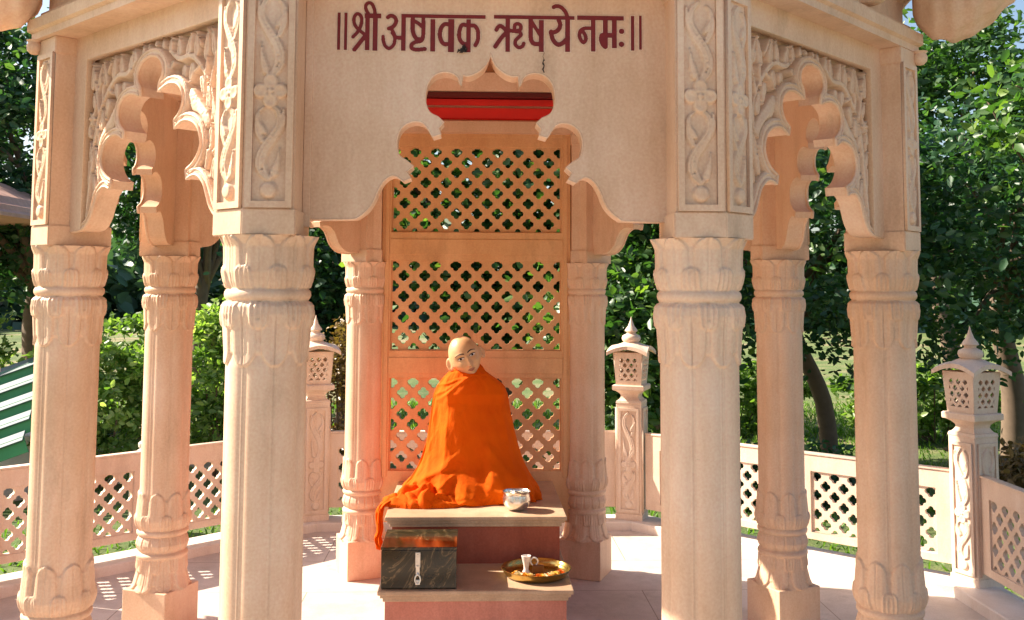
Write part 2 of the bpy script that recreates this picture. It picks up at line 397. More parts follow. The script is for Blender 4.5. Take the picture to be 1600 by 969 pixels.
# ---- columns
def petal(th, s, n, off, w0, tipw=.9):
    """th angle, s 0 base..1 tip; returns raised amount in 0..1 and rib coordinate"""
    per = 2*pi/n; a = ((th-off+per/2) % per)-per/2
    hw = per/2*w0*np.where(s < .72, 1-.12*(s/.72), .88*np.sqrt(np.clip(1-((s-.72)/.28)**2, 0, 1)))
    e = 1-np.abs(a)/(hw+1e-6); return e, a/(per/2)
def colmesh():
    nth, P = 256, [(.200, .150), (.212, .138), (.23, .128), (.27, .113), (.31, .106), (.343, .106), (.347, .106)]
    ring = lambda zc, r, h, a: [(zc+h*sin(q), r+a*cos(q)) for q in np.linspace(-pi/2, pi/2, 9)]
    P = [(.205, .131), (.215, .129), (.24, .121), (.28, .111), (.32, .107), (.347, .105)]
    P += ring(.363, .106, .014, .013)
    P += [(.380, .105), (.395, .112), (.415, .117), (.435, .112), (.450, .105)]
    P += ring(.468, .106, .015, .013)
    P += [(.486, .108), (.505, .117), (.53, .121), (.57, .117), (.62, .113), (.655, .110), (.68, .109)]
    P += [(1.40, .109), (1.425, .109), (1.46, .111), (1.52, .115), (1.555, .120), (1.578, .117), (1.589, .107)]
    P += ring(1.608, .107, .017, .013)
    P += [(1.628, .108), (1.645, .114), (1.67, .119), (1.71, .119), (1.74, .120), (1.757, .127), (1.772, .134)]
    P = sorted(P)
    zz = np.concatenate([np.arange(.205, .70, .0042), np.linspace(.71, 1.37, 14), np.arange(1.38, 1.773, .0042)])
    r0 = np.interp(zz, [p[0] for p in P], [p[1] for p in P])
    th = np.linspace(0, 2*pi, nth, endpoint=False); TH, ZZ = np.meshgrid(th, zz); R0 = np.repeat(r0[:, None], nth, 1)
    # lobed shaft: eight shallow convex lobes, seams with a thin fillet at 22.5+45k
    per = pi/4; a = ((TH+per/2) % per)-per/2
    inshaft = np.clip((ZZ-.50)/.03, 0, 1)*np.clip((1.56-ZZ)/.03, 0, 1)
    lob = .0120*(np.sqrt(np.clip(1-(a/(per/2))**2, 0, 1))-.75)
    fil = .0055*np.exp(-((np.abs(a)-per/2)/.045)**2)
    R1 = R0+inshaft*(lob+fil)
    def band(zb, zt, n, off, w0, amp, curl, small=True, ribs=4):
        nonlocal R1
        s = (ZZ-zb)/(zt-zb); ok = (s > -.01) & (s < 1.0); sc = np.clip(s, 0, 1)
        e, q = petal(TH, sc, n, off, w0)
        rise = np.clip(e*7, 0, 1)**.6
        rib = -.38*np.exp(-(q/.055)**2)+.09*np.cos(q*ribs*pi)*np.clip(e*2, 0, 1)*(sc < .8)
        h = amp*(rise*(1+rib)-.45)+curl*rise*np.clip((sc-.80)/.2, 0, 1)**1.5
        R1 = R1+np.where(ok & (e > 0), h, np.where(ok, -.45*amp*np.clip((1-sc)*6, 0, 1), 0))
        e2, q2 = petal(TH, sc, n, off+pi/n, .62)
        s2 = np.clip(s/.8, 0, 1); ee, qq = petal(TH, s2, n, off+pi/n, w0*.95)
        under = np.where(ok & (e <= 0) & (ee > 0) & (s < .8), amp*.4*np.clip(ee*4, 0, 1), 0); R1 = R1+under
        if small:
            s3 = np.clip(s/.42, 0, 1); e3, q3 = petal(TH, s3, n, off+pi/n, .60)
            inn = np.clip(e3*5, 0, 1)**.7; loop = inn*(1-.75*np.exp(-((e3-.45)/.2)**2))
            R1 = R1+np.where((s > 0) & (s < .42) & (e3 > 0), amp*.85*loop, 0)
    band(1.627, 1.772, 8, 0, 1.0, .0085, .0015)
    band(1.589, 1.415, 8, pi/8, .98, .0085, .0040)
    band(.484, .655, 8, 0, .98, .0085, .0035)
    band(.448, .384, 16, 0, .96, .0070, 0, False, 3)
    band(.348, .208, 8, pi/8, .97, .0090, .005)
    V = np.stack([R1*np.cos(TH), R1*np.sin(TH), ZZ], -1)
    return zz, V
zz, CV = colmesh()
def colpart(name, z0, z1, cap=True):
    i0 = min(np.searchsorted(zz, z0), len(zz)-2); i1 = min(np.searchsorted(zz, z1)+1, len(zz)); A = CV[i0:i1]; ny, nxx = A.shape[:2]
    I = np.arange(ny*nxx).reshape(ny, nxx); J = np.roll(I, -1, 1)
    F = np.stack([I[:-1], J[:-1], J[1:], I[1:]], -1).reshape(-1, 4)
    return npmesh(name, A.reshape(-1, 3), F)
C_base = colpart('column_base', .205, .665); C_shaft = colpart('column_shaft', .665, 1.405); C_cap = colpart('column_capital', 1.405, 1.772)
for me in (C_base, C_shaft, C_cap): me.materials.append(MS); me.polygons.foreach_set('use_smooth', [True]*len(me.polygons))
m = MB(); m.box(-.122, .122, -.122, .122, 0, .212, .004); C_ped = m.mesh('pedestal'); C_ped.materials.append(MS)
for k, (x, y) in VX.items():
    e = empty('column', (x, y, 0)); e.parent = PAV
    rz = atan2(y, x)
    ro = round(rz/(pi/4)-.5)*pi/4+pi/8
    link('shaft', C_shaft, parent=e); link('base', C_base, parent=e); link('capital', C_cap, parent=e)
    link('pedestal', C_ped, parent=e, mw=Matrix.Rotation(ro, 4, 'Z'))
# ---- piers above the capitals
NO, NI, JT = .120, -.10, .088
TP = 2.52
def pier_poly(grow=0):
    # local frame: vertex at origin, outward along +X ; neighbours at +-67.5 deg in plan
    out = []
    s, c = sin(RAD(22.5)), cos(RAD(22.5))
    # side directions: one goes to +t (normal at -22.5), other (normal at +22.5)
    nA = (c, s); tA = (-s, c); nB = (c, -s); tB = (-s, -c)
    P = lambda n, t, a, b: (n[0]*a+t[0]*b, n[1]*a+t[1]*b)
    no, ni, jt = NO+grow, NI-grow, JT+grow
    return [P(nB, tB, no, jt), (no/c, 0), P(nA, tA, no, jt), P(nA, tA, ni, jt), (ni/c, 0), P(nB, tB, ni, jt)]
m = MB(); m.prism(pier_poly(.006), 1.770, 1.842, .003).prism(pier_poly(), 1.840, 2.46).prism(pier_poly(.006), 2.458, TP, .003)
PIER = m.mesh('pier')
# carved strip
def strip_relief(W, z0, z1, mid, amp, step=.0035, disc=True):
    r = Relief(-W/2, W/2, z0, z1, step); hw = W*.5
    def scroll(za, zb, flip):
        L = zb-za; f = flip
        S = lambda pts: [(x*hw*f, za+z*L) for x, z in pts]
        r.stroke(S([(-.05, .02), (-.60, .16), (-.52, .36), (.05, .55), (.55, .72), (.50, .88), (.10, .98)]), [.14*hw, .19*hw, .21*hw, .20*hw, .14*hw], amp, groove=amp*.4)
        r.stroke(S([(.10, .02), (-.28, .18), (-.20, .36), (.35, .55), (.80, .74), (.78, .93)]), [.09*hw, .14*hw, .16*hw, .13*hw, .07*hw], amp*.8)
        r.stroke(S([(-.45, .52), (-.70, .66), (-.72, .85), (-.40, .95)]), [.16*hw, .22*hw, .14*hw, .05*hw], amp*.9, groove=amp*.3)
        r.leaf(0+f*.15*hw, za+.02*L, pi/2-.25*f, .34*L, .17*hw, amp); r.leaf(f*.40*hw, za+.05*L, pi/2-.12*f, .40*L, .17*hw, amp)
        r.leaf(-f*.25*hw, za+.60*L, pi/2+.5*f, .26*L, .18*hw, amp)
        P = smoothpts(S([(-.36, .20), (-.26, .38), (.20, .56), (.62, .74)]), 4)
        for q in P: r.disc(q[0]-f*.10*hw, q[1]+.01*L, .10*hw, amp*.95)
    scroll(z0+.055, mid-.035, 1); scroll(mid+.035, z1-.01, -1)
    r.flower(0, mid, min(hw*1.0, .052), amp*1.15)
    if disc: r.disc(0, z0+.03, hw*.52, amp*1.15)
    return r
RW = .092
rel = strip_relief(RW, 1.862, 2.445, 2.165, .011)
STRIP = rel.mesh('carved_strip', 0.0)
def strip_frame(W, z0, z1, d):
    return plate('strip_frame', [[(-W/2-.018, z0-.018), (W/2+.018, z0-.018), (W/2+.018, z1+.018), (-W/2-.018, z1+.018)], [(-W/2, z0), (W/2, z0), (W/2, z1), (-W/2, z1)]], 0, d)
SFR = strip_frame(RW, 1.862, 2.445, .010)
s8, c8 = sin(RAD(22.5)), cos(RAD(22.5))
for k, (x, y) in VX.items():
    a = atan2(y, x); a = (round(a/(pi/4)-.5)+.5)*pi/4
    p = link('pier', PIER, MS, PAV, Matrix.Translation((x, y, 0)) @ Matrix.Rotation(a, 4, 'Z'))
    for sg in (1, -1):
        n = Vector((c8, sg*s8, 0)); t = Vector((-n.y, n.x, 0))
        cc = n*(NO+.0015)+t*sg*(.5*(JT-NO*tan(RAD(22.5))))
        M4 = Matrix(((t.x, 0, n.x, cc.x), (t.y, 0, n.y, cc.y), (0, 1, 0, 0), (0, 0, 0, 1)))
        link('carved_strip', STRIP, MS, p, M4, True); link('strip_frame', SFR, MS, p, M4)
# ---- arches
SP = [(.545, 1.820), (.47, 1.822), (.425, 1.834), (.388, 1.865), (.366, 1.905), (.346, 1.940), (.312, 1.964), (.278, 1.966), (.250, 1.957), None,
      (.243, 1.985), (.282, 2.002), (.312, 2.030), (.324, 2.068), (.306, 2.112), (.265, 2.136), (.212, 2.141), (.168, 2.122), None,
      (.163, 2.147), (.192, 2.166), (.212, 2.200), (.207, 2.236), (.178, 2.262), (.132, 2.271), (.092, 2.264), (.058, 2.252), None,
      (.062, 2.280), (.084, 2.308), (.080, 2.342), (.048, 2.369), (0, 2.379)]
FP = [(.534, 1.8235), (.40, 1.825), (.375, 1.832), (.350, 1.853), (.333, 1.880), (.322, 1.908), (.305, 1.936), (.285, 1.950), (.268, 1.949), (.250, 1.935), None,
      (.228, 1.944), None, (.240, 1.962), None, (.222, 1.979), None, (.240, 1.993), (.262, 2.008), (.269, 2.030), (.270, 2.055), (.262, 2.082), (.244, 2.101), (.216, 2.110), (.189, 2.101), (.166, 2.066), None,
      (.143, 2.073), None, (.150, 2.090), None, (.135, 2.108), None, (.152, 2.122), (.176, 2.135), (.188, 2.160), (.190, 2.187), (.184, 2.218), (.168, 2.242), (.149, 2.253), (.128, 2.256), (.109, 2.251), (.095, 2.240), (.086, 2.216), None,
      (.082, 2.247), (.066, 2.245), (.047, 2.251), (.026, 2.265), (.011, 2.283), (0, 2.312)]
def arch_line(P, k=4):
    segs = [[]]
    for p in P:
        if p is None: segs.append([])
        else: segs[-1].append(p)
    out = []
    for s in segs: out += [tuple(q) for q in (smoothpts(s, k) if len(s) > 1 else [np.array(s[0])])]
    left = [(-x, z) for x, z in out]                 # goes from left springing to apex
    return left+[(x, z) for x, z in out[::-1][1:]]
AS = arch_line(SP); AF = arch_line(FP)
HW = .545
sidepoly = AS+[(HW, 2.53), (-HW, 2.53)]
PL_SIDE = autosmooth(plate('arch_slab', [sidepoly], -.036, .001), 30)
fr_in = [(-.452, 1.815), (.452, 1.815), (.452, 2.432), (-.452, 2.432)]
PL_FRAME = plate('arch_frame', [[(-HW, 1.821), (-.452, 1.823), (-.452, 2.432), (.452, 2.432), (.452, 1.823), (HW, 1.821), (HW, 2.528), (-HW, 2.528)]], .0175, .050, .002)
# relief
r = Relief(-.452, .452, 1.815, 2.434, .0034)
op = AS; D = dist_poly(r.X, r.Z, AS); ins = inpoly(r.X, r.Z, AS+[(HW, 1.0), (-HW, 1.0)])
r.M = ~ins
AMP = .044
plat = np.clip((.030-D)/.004, 0, 1)*AMP; r.H = np.maximum(r.H, plat)
for sg in (1, -1):
    F2 = lambda pts: [(sg*x, z) for x, z in pts]
    jj = lambda v: v
    r.stroke(F2([(.435, 1.850), (.425, 1.94), (.405, 2.05), (.385, 2.16), (.345, 2.25), (.300, 2.305)]), [.005, .010, .012, .011, .009], AMP, groove=.006)
    r.stroke(F2([(.405, 1.855), (.395, 1.93), (.382, 2.02), (.368, 2.10), (.372, 2.20)]), [.004, .009, .011, .009, .005], AMP*.9, groove=.006)
    r.stroke(F2([(.432, 1.96), (.436, 2.06), (.425, 2.17), (.40, 2.26), (.37, 2.33)]), [.003, .007, .009, .009, .006], AMP*.85)
    r.stroke(F2([(.300, 2.305), (.24, 2.345), (.17, 2.345), (.12, 2.375), (.10, 2.40)]), [.012, .012, .011, .009, .005], AMP, groove=.006)
    r.stroke(F2([(.330, 2.26), (.335, 2.32), (.30, 2.37), (.27, 2.415)]), [.009, .009, .008, .005], AMP)
    r.stroke(F2([(.36, 2.23), (.385, 2.31), (.40, 2.37), (.435, 2.41)]), [.009, .009, .008, .005], AMP)
    r.stroke(F2([(.300, 2.305), (.265, 2.29), (.232, 2.295)]), [.010, .009, .006], AMP)
    # wide plain web between the lower lobes and the stems
    r.stroke(F2([(.345, 1.985), (.355, 2.05), (.335, 2.13), (.28, 2.18), (.245, 2.22)]), [.012, .018, .026, .030, .024], AMP*.96)
    LV = [(.425, 2.318, 1.55, .105, .0215), (.372, 2.325, 1.75, .098, .0215), (.322, 2.318, 1.45, .104, .0220), (.268, 2.338, 1.72, .086, .0215), (.214, 2.345, 1.42, .082, .0210),
          (.162, 2.352, 1.75, .074, .0200), (.112, 2.370, 1.45, .058, .0170), (.064, 2.388, 1.75, .044, .0150), (.022, 2.396, 1.5, .034, .012),
          (.250, 2.322, 4.40, .070, .0210), (.196, 2.322, 4.55, .060, .0190), (.300, 2.275, 4.85, .080, .0200), (.128, 2.345, 3.95, .055, .0150),
          (.395, 2.245, 1.25, .070, .0190), (.350, 2.165, 1.75, .085, .0205),
          (.352, 2.030, 1.35, .095, .0230), (.330, 2.080, 2.15, .070, .0185), (.418, 2.060, 1.35, .080, .0170), (.376, 1.950, 1.35, .080, .0180), (.436, 2.15, 1.7, .06, .014)]
    for (x, z, a, L, wd) in LV:
        a += random.uniform(-.15, .15); ang = a if sg > 0 else pi-a
        r.leaf(sg*x, z, ang, L, wd, AMP*random.uniform(.85, 1.0), .25, 5.0, .006)
    for k in range(6):
        a = k*pi/3; r.leaf(sg*.418, 2.215, a, .030, .011, AMP*.95, .2)
    r.disc(sg*.418, 2.215, .008, AMP*1.1)
r.H = np.where(D < .03, np.maximum(r.H*0, plat), r.H)+.0006*RNG.standard_normal(r.H.shape)
REL_S = r.mesh('foliage_relief', .0015)
mb = MB()
def offset_line(P, d):
    out = []
    for i in range(len(P)):
        a, b = np.array(P[max(i-1, 0)]), np.array(P[min(i+1, len(P)-1)]); t = b-a; L = np.hypot(*t)
        if L < 1e-9: continue
        nn = np.array([-t[1], t[0]])/L; out.append((P[i][0]+nn[0]*d, P[i][1]+nn[1]*d))
    return out
mb.tube([(x, z, .045) for x, z in AS[1:-1]], .0065, 6)
wv_ = [(x, z, .0011) for x, z in AS]+[(x, z, .0452) for x, z in AS]; nA_ = len(AS)
RIM = autosmooth(pymesh('arch_rim', wv_, [(i, i+1, nA_+i+1, nA_+i) for i in range(nA_-1)]), 40)
BEAD = autosmooth(mb.mesh('arch_bead'), 60)
mb = MB(); q = [p for p in offset_line(AS, .018) if abs(p[0]) < .45]
mb.tube([(x, z, .045) for x, z in q], .004, 6); BEAD2 = mb.mesh('arch_bead_outer')
PL_FRONT = autosmooth(plate('sign_slab', [AF+[(.534, 2.60), (-.534, 2.60)]], -.112, -.020), 30)
mb = MB(); mb.tube([(x, z, -.022) for x, z in AF[1:-1]], .0035, 6); FBEAD = mb.mesh('arch_bead_front')
REFL = 1.2545
for i, a in enumerate(ORD):
    b = ORD[(i+1) % 8]
    if a == 'fL':
        Mx = side_mat(a, b) @ Matrix.Translation((.011, 0, 0))
        front = link('sign_panel', PL_FRONT, MS, PAV, Mx); link('arch_bead', FBEAD, MS, front)
        for sx in (-1, 1):
            m = MB(); m.box(sx*.524-.011, sx*.524+.011, 1.80, 2.58, -.03, -.012, .002); link('panel_border', m.mesh('panel_border'), MS, front)
    elif a == 'bR': continue
    else:
        ap_ = link('arch_panel', PL_SIDE, MS, PAV, side_mat(a, b, REFL))
        link('frame', PL_FRAME, MS, ap_); link('foliage_carving', REL_S, MS, ap_, None, True)
        link('arch_bead', BEAD, MS, ap_); link('arch_bead', BEAD2, MS, ap_); link('arch_rim', RIM, MS, ap_)
# ---- lettering
def raster_letters():
    st = .0011; t0, t1, z0, z1 = -.46, .48, 2.30, 2.475
    xs = np.arange(t0, t1, st); zs = np.arange(z0, z1, st); X, Z = np.meshgrid(xs, zs); D = np.full(X.shape, 9.)
    kx = .891/476
    def mp(px, py): return (-.436+(px-527)*kx, 2.4255-(py-20)*.00187+(px-527)*.0000252)
    def seg(p, q, hw):
        nonlocal D
        p, q = np.array(p), np.array(q); d = q-p; L = d@d+1e-12
        bb = (X > min(p[0], q[0])-.03) & (X < max(p[0], q[0])+.03) & (Z > min(p[1], q[1])-.03) & (Z < max(p[1], q[1])+.03)
        x, z = X[bb], Z[bb]; t = np.clip(((x-p[0])*d[0]+(z-p[1])*d[1])/L, 0, 1)
        D[bb] = np.minimum(D[bb], np.hypot(x-p[0]-t*d[0], z-p[1]-t*d[1])-hw)
    def rect(ox, x0, x1, y0, y1):
        nonlocal D
        a = mp(ox+x0/10, y0/10); b = mp(ox+x1/10, y1/10); cx, cz = (a[0]+b[0])/2, (a[1]+b[1])/2; hx, hz = abs(b[0]-a[0])/2, abs(b[1]-a[1])/2
        dx = np.abs(X-cx)-hx; dz = np.abs(Z-cz)-hz
        D = np.minimum(D, np.maximum(dx, dz))
    def S(ox, pts, w):
        P = smoothpts([mp(ox+x/10, y/10) for x, y in pts], 5)
        for p, q in zip(P, P[1:]): seg(p, q, w/20*kx)
    A = 520
    rect(A, 75, 125, 200, 790); rect(A, 180, 232, 200, 795)
    rect(A, 490, 755, 212, 295); rect(A, 503, 578, 230, 800); rect(A, 620, 705, 230, 805)
    S(A, [(655, 240), (645, 150), (605, 65), (555, 45), (515, 80), (512, 140), (550, 215), (570, 250)], 62)
    S(A, [(320, 585), (395, 500), (440, 400), (450, 300), (425, 240), (380, 220), (340, 262), (330, 330), (355, 410), (430, 490), (520, 560)], 62)
    S(A, [(530, 540), (440, 660), (345, 785)], 74)
    S(A, [(855, 275), (895, 250), (955, 268), (985, 330), (955, 405), (900, 445), (872, 452)], 70)
    S(A, [(900, 445), (948, 520), (966, 600), (958, 690), (920, 745), (872, 765), (820, 725), (792, 650), (785, 580)], 62)
    S(A, [(930, 520), (985, 590), (1080, 600)], 66); rect(A, 1060, 1140, 215, 805)
    rect(A, 1060, 2375, 216, 302)
    S(A, [(1242, 300), (1240, 450), (1262, 550), (1310, 615), (1370, 620)], 74); S(A, [(1262, 330), (1330, 370), (1400, 430)], 66)
    S(A, [(1405, 300), (1405, 560), (1375, 645), (1290, 665), (1230, 705), (1232, 760), (1300, 785), (1435, 775)], 70); rect(A, 1512, 1598, 300, 820)
    B = 660
    S(B, [(420, 390), (340, 382), (285, 440), (264, 550), (290, 650), (340, 698), (430, 690)], 74); rect(B, 392, 488, 300, 830)
    S(B, [(700, 400), (615, 393), (578, 450), (563, 560), (585, 640), (635, 690), (700, 700)], 72); rect(B, 672, 750, 300, 832)
    S(B, [(740, 405), (800, 405), (850, 470), (862, 570), (850, 650), (818, 715)], 72)
    S(B, [(690, 690), (630, 745)], 50)
    Cc = 760
    rect(Cc, 100, 1368, 232, 314); rect(Cc, 284, 362, 300, 822)
    S(Cc, [(145, 470), (170, 425), (212, 408), (255, 440), (310, 490)], 72); S(Cc, [(310, 500), (220, 600), (128, 735)], 74)
    S(Cc, [(350, 478), (420, 492), (495, 490), (528, 440), (515, 390), (470, 374), (432, 395), (430, 470)], 66)
    S(Cc, [(480, 480), (530, 540), (490, 590), (442, 645), (445, 710), (500, 752), (555, 725), (572, 685)], 66)
    S(Cc, [(680, 310), (680, 560), (700, 655), (750, 694), (830, 690)], 78); S(Cc, [(692, 330), (770, 460), (850, 590)], 64); rect(Cc, 808, 888, 310, 825)
    S(Cc, [(1118, 310), (1142, 380), (1125, 450), (1070, 500), (995, 512)], 76); S(Cc, [(1000, 500), (1020, 600), (1062, 670), (1115, 704), (1180, 680), (1240, 620)], 78)
    rect(Cc, 1218, 1300, 310, 825); S(Cc, [(1252, 250), (1220, 175), (1160, 112), (1090, 88), (1038, 108)], 70)
    E = 880
    rect(E, 205, 945, 238, 320); rect(E, 422, 500, 310, 818)
    S(E, [(440, 444), (330, 444), (265, 478), (245, 555), (268, 630), (310, 668), (345, 625), (338, 560), (310, 510)], 66)
    rect(E, 612, 692, 310, 745); rect(E, 752, 832, 310, 765); rect(E, 600, 800, 512, 600)
    S(E, [(600, 562), (592, 620), (615, 690), (650, 730)], 92)
    for c in ((908, 490), (905, 697)): p = mp(E+c[0]/10, c[1]/10); seg(p, p, 47/10*kx)
    rect(E, 1052, 1110, 240, 802); rect(E, 1180, 1230, 240, 788)
    def mk(mask, name, n0):
        ny, nx_ = X.shape; I = np.arange(ny*nx_).reshape(ny, nx_); F = np.stack([I[:-1, :-1], I[:-1, 1:], I[1:, 1:], I[1:, :-1]], -1)
        ok = mask[:-1, :-1] & mask[1:, 1:] & mask[:-1, 1:] & mask[1:, :-1]; F = F[ok]; u, inv = np.unique(F, return_inverse=True)
        V = np.stack([X, Z, np.full_like(X, n0)], -1).reshape(-1, 3)[u]; return npmesh(name, V, inv.reshape(F.shape))
    return mk(D < 0, 'lettering', -.0168), mk((D >= -.0012) & (D < .0019), 'lettering_outline', -.0182)
la, lb = raster_letters()
Mx0 = Matrix.Translation((-.011, 0, 0))
let = link('lettering', la, MLET, front, Mx0); link('lettering_outline', lb, MLETB, front, Mx0)
let['label'] = 'dark red painted Devanagari prayer lettering'
# ---- beam, cornice, eave, dome
apo = 1.5
beam = link('cornice', octring([(apo-.10, 2.52), (apo+.150, 2.52), (apo+.150, 2.545), (apo+.165, 2.552), (apo+.165, 2.592), (apo+.125, 2.598), (apo+.125, 2.625), (apo+.100, 2.630), (apo+.100, 2.720), (apo+.120, 2.728), (apo+.120, 2.76), (apo-.06, 2.76), (apo-.06, 2.60), (apo-.10, 2.585)], 'cornice'), MS, PAV)
link('painted_band', octring([(apo-.062, 2.59), (apo-.078, 2.605), (apo-.078, 2.665), (apo-.062, 2.668)], 'painted_band'), MREDP, beam)
link('painted_band', octring([(apo-.062, 2.68), (apo-.085, 2.68), (apo-.085, 2.715), (apo-.062, 2.72)], 'painted_band_upper'), MREDP, beam)
link('shade_band', octring([(apo-.062, 2.7205), (apo-.13, 2.7205), (apo-.13, 2.748), (apo-.062, 2.75)], 'shade_band'), MDRED, beam)  # dark red colour stands in for the shadow in the recess
link('inner_moulding', octring([(apo-.062, 2.7515), (apo-.15, 2.7515), (apo-.17, 2.80), (apo-.19, 2.85), (apo-.06, 2.86)], 'inner_moulding'), MS, beam)
# frieze wall, then a broad eave whose corners droop as scalloped petals
link('frieze', octring([(apo+.06, 2.758), (apo+.085, 2.758), (apo+.085, 2.99), (apo+.11, 3.0), (apo+.11, 3.03), (apo-.02, 3.03), (apo-.02, 2.86), (apo+.02, 2.80)], 'frieze'), MS, PAV)
eave = link('eave', autosmooth(octring([(apo+.08, 3.031), (apo+.25, 3.01), (apo+.37, 2.965), (apo+.43, 2.93), (apo+.445, 2.95), (apo+.38, 3.0), (apo+.25, 3.06), (apo+.08, 3.10)], 'eave'), 40), MS, PAV)
nu_, nv_ = 34, 25
Uu, Vv = np.meshgrid(np.linspace(0, 1, nu_), np.linspace(-1, 1, nv_))
hw_ = .125*np.sin(np.pi*np.clip(.22+.72*Uu, 0, 1))**.6*(1+.035*np.cos(Uu*42))
zc_ = 2.66-.125*np.sin(np.pi*np.clip(Uu*1.0, 0, 1)**.7)**.8+.16*Uu**2.2+.010*np.abs(np.sin(Uu*20))
Pt = np.stack([.13+.44*Uu, Vv*hw_, zc_+.10*Vv**2*(1-.5*Uu)+.008*np.cos(Vv*14)*Uu+.006*np.sin(Uu*19+Vv*3)*np.cos(Vv*5+Uu*7)], -1)
Pb = Pt.copy(); Pb[..., 2] = np.maximum(Pt[..., 2]+.028, 3.02-.42*np.clip((Uu-.25)/.75, 0, 1)**1.6); I = np.arange(nu_*nv_).reshape(nv_, nu_); Ft = np.stack([I[:-1, :-1], I[:-1, 1:], I[1:, 1:], I[1:, :-1]], -1).reshape(-1, 4); N2 = nu_*nv_
bd = list(I[0, :-1])+list(I[:-1, -1])+list(I[-1, :0:-1])+list(I[:0:-1, 0])
PET = npmesh('corner_petal', np.concatenate([Pt.reshape(-1, 3), Pb.reshape(-1, 3)]), np.concatenate([Ft, Ft[:, ::-1]+N2, np.array([(bd[i], bd[i]+N2, bd[(i+1) % len(bd)]+N2, bd[(i+1) % len(bd)]) for i in range(len(bd))])]))
bm = bmesh.new(); bm.from_mesh(PET); bmesh.ops.recalc_face_normals(bm, faces=bm.faces); bm.to_mesh(PET); bm.free(); autosmooth(PET, 50)
for k, (x, y) in VX.items():
    a = (round(atan2(y, x)/(pi/4)-.5)+.5)*pi/4
    link('corner_petal', PET, MS, eave, Matrix.Translation((x, y, 0)) @ Matrix.Rotation(a, 4, 'Z'))
# brackets under the eave: at every vertex and mid side
bk = [(0, 2.64), (.06, 2.64), (.10, 2.67), (.13, 2.74), (.20, 2.83), (.27, 2.88), (.30, 2.94), (0, 2.99)]
mbk = plate('eave_bracket', [[(x, z) for x, z in smoothpts(bk[:-2], 4)]+[bk[-2], bk[-1]]], -.035, .035, .004)
for k in range(8):
    for off, scl in ((0, 1), (11, 1.0), (-11, 1.0)):
        a = RAD(45*k+off); rr_ = (apo+.083)/cos(RAD(off))
        u = Vector((cos(a), sin(a), 0)); t = Vector((-sin(a), cos(a), 0))
        link('bracket', mbk, MS, eave, Matrix(((u.x*scl, 0, t.x, u.x*rr_), (u.y*scl, 0, t.y, u.y*rr_), (0, 1, 0, 0), (0, 0, 0, 1))))
# knobs at the outer top of each pier
m = MB(); m.lathe([(.0, -.085), (.022, -.08), (.040, -.06), (.044, -.035), (.035, -.012), (.046, 0)], 20)
KNOB = autosmooth(m.mesh('pier_knob'), 40)
for k, (x, y) in VX.items():
    v = Vector((x, y, 0)).normalized(); link('knob', KNOB, MS, beam, Matrix.Translation((x+v.x*.150, y+v.y*.150, 2.521)) @ Matrix.Scale(.62, 4))
# dome
m = MB(); dp = [(apo+.09, 3.09), (apo+.09, 3.12), (apo+.02, 3.13), (apo-.02, 3.18), (apo, 3.28), (apo-.08, 3.5), (apo-.3, 3.78), (apo-.62, 4.0), (apo-1.0, 4.15), (apo-1.3, 4.24), (.10, 4.32)]
m.lathe([(r_, z_) for r_, z_ in dp], 48)
dome = link('dome', autosmooth(m.mesh('dome'), 40), MS, PAV)
m = MB(); m.lathe([(.09, 4.28), (.16, 4.34), (.10, 4.42), (.05, 4.46), (.12, 4.52), (.13, 4.58), (.06, 4.66), (.03, 4.72), (.045, 4.78), (.0, 4.95)], 24)
link('finial', autosmooth(m.mesh('dome_finial'), 50), MS, dome)
# ---- back screen
sm = side_mat('bR', 'bL')
zr = [(1.945, 2.445), (1.265, 1.782), (.586, 1.110)]
holes = [[(-.492, a), (.492, a), (.492, b_), (-.492, b_)] for a, b_ in zr]
scr = link('back_screen', plate('back_screen', [[(-.545, .30), (.545, .30), (.545, 2.545), (-.545, 2.545)]]+holes, -.055, .035, .002), MS2, PAV, sm)
for a, b_ in zr:
    link('lattice', jali('lattice', -.490, .490, a+.001, b_-.001, -.030, .006), MS2, scr)
for a, b_ in ((1.135, 1.225), (1.815, 1.905), (2.50, 2.53)):
    m = MB(); m.box(-.5, .5, a, b_, -.0605, -.0552, .002); link('cross_rail', m.mesh('cross_rail'), MS2, scr)
for s_ in (-1, 1):
    m = MB(); m.box(s_*.515-.012, s_*.515+.012, .55, 2.5, -.062, -.0552, .002); link('stile', m.mesh('stile'), MS2, scr)

# ================================================================== PLINTH
PL = empty('plinth', (0, .9, 0), label='two step altar plinth of red sandstone with pale stone slabs', cat='altar')
def lp(me, mat, name, par=PL, **k):
    o = link(name, me, mat, par, **k); o.matrix_local = Matrix.Translation(-Vector(par.location)); return o
def slab(x0, x1, y0, y1, z1, name):
    m = MB(); m.box(x0+.022, x1-.022, y0+.022, y1, z1-.052, z1-.030, .004).box(x0+.011, x1-.011, y0+.011, y1, z1-.034, z1-.018, .003).box(x0, x1, y0, y1, z1-.020, z1, .005)
    return m.mesh(name)
lp(slab(-.442, .434, .575, 1.478, .530, 'upper_slab'), MSLAB, 'upper_slab')
m = MB(); m.box(-.408, .402, .612, 1.478, .240, .481); lp(m.mesh('upper_block'), MRED, 'upper_block')
lp(slab(-.436, .428, .172, .90, .301, 'lower_slab'), MSLAB, 'lower_slab')
m = MB(); m.box(-.405, .398, .206, 1.478, 0, .252); lp(m.mesh('lower_block'), MRED_LIT, 'lower_block')

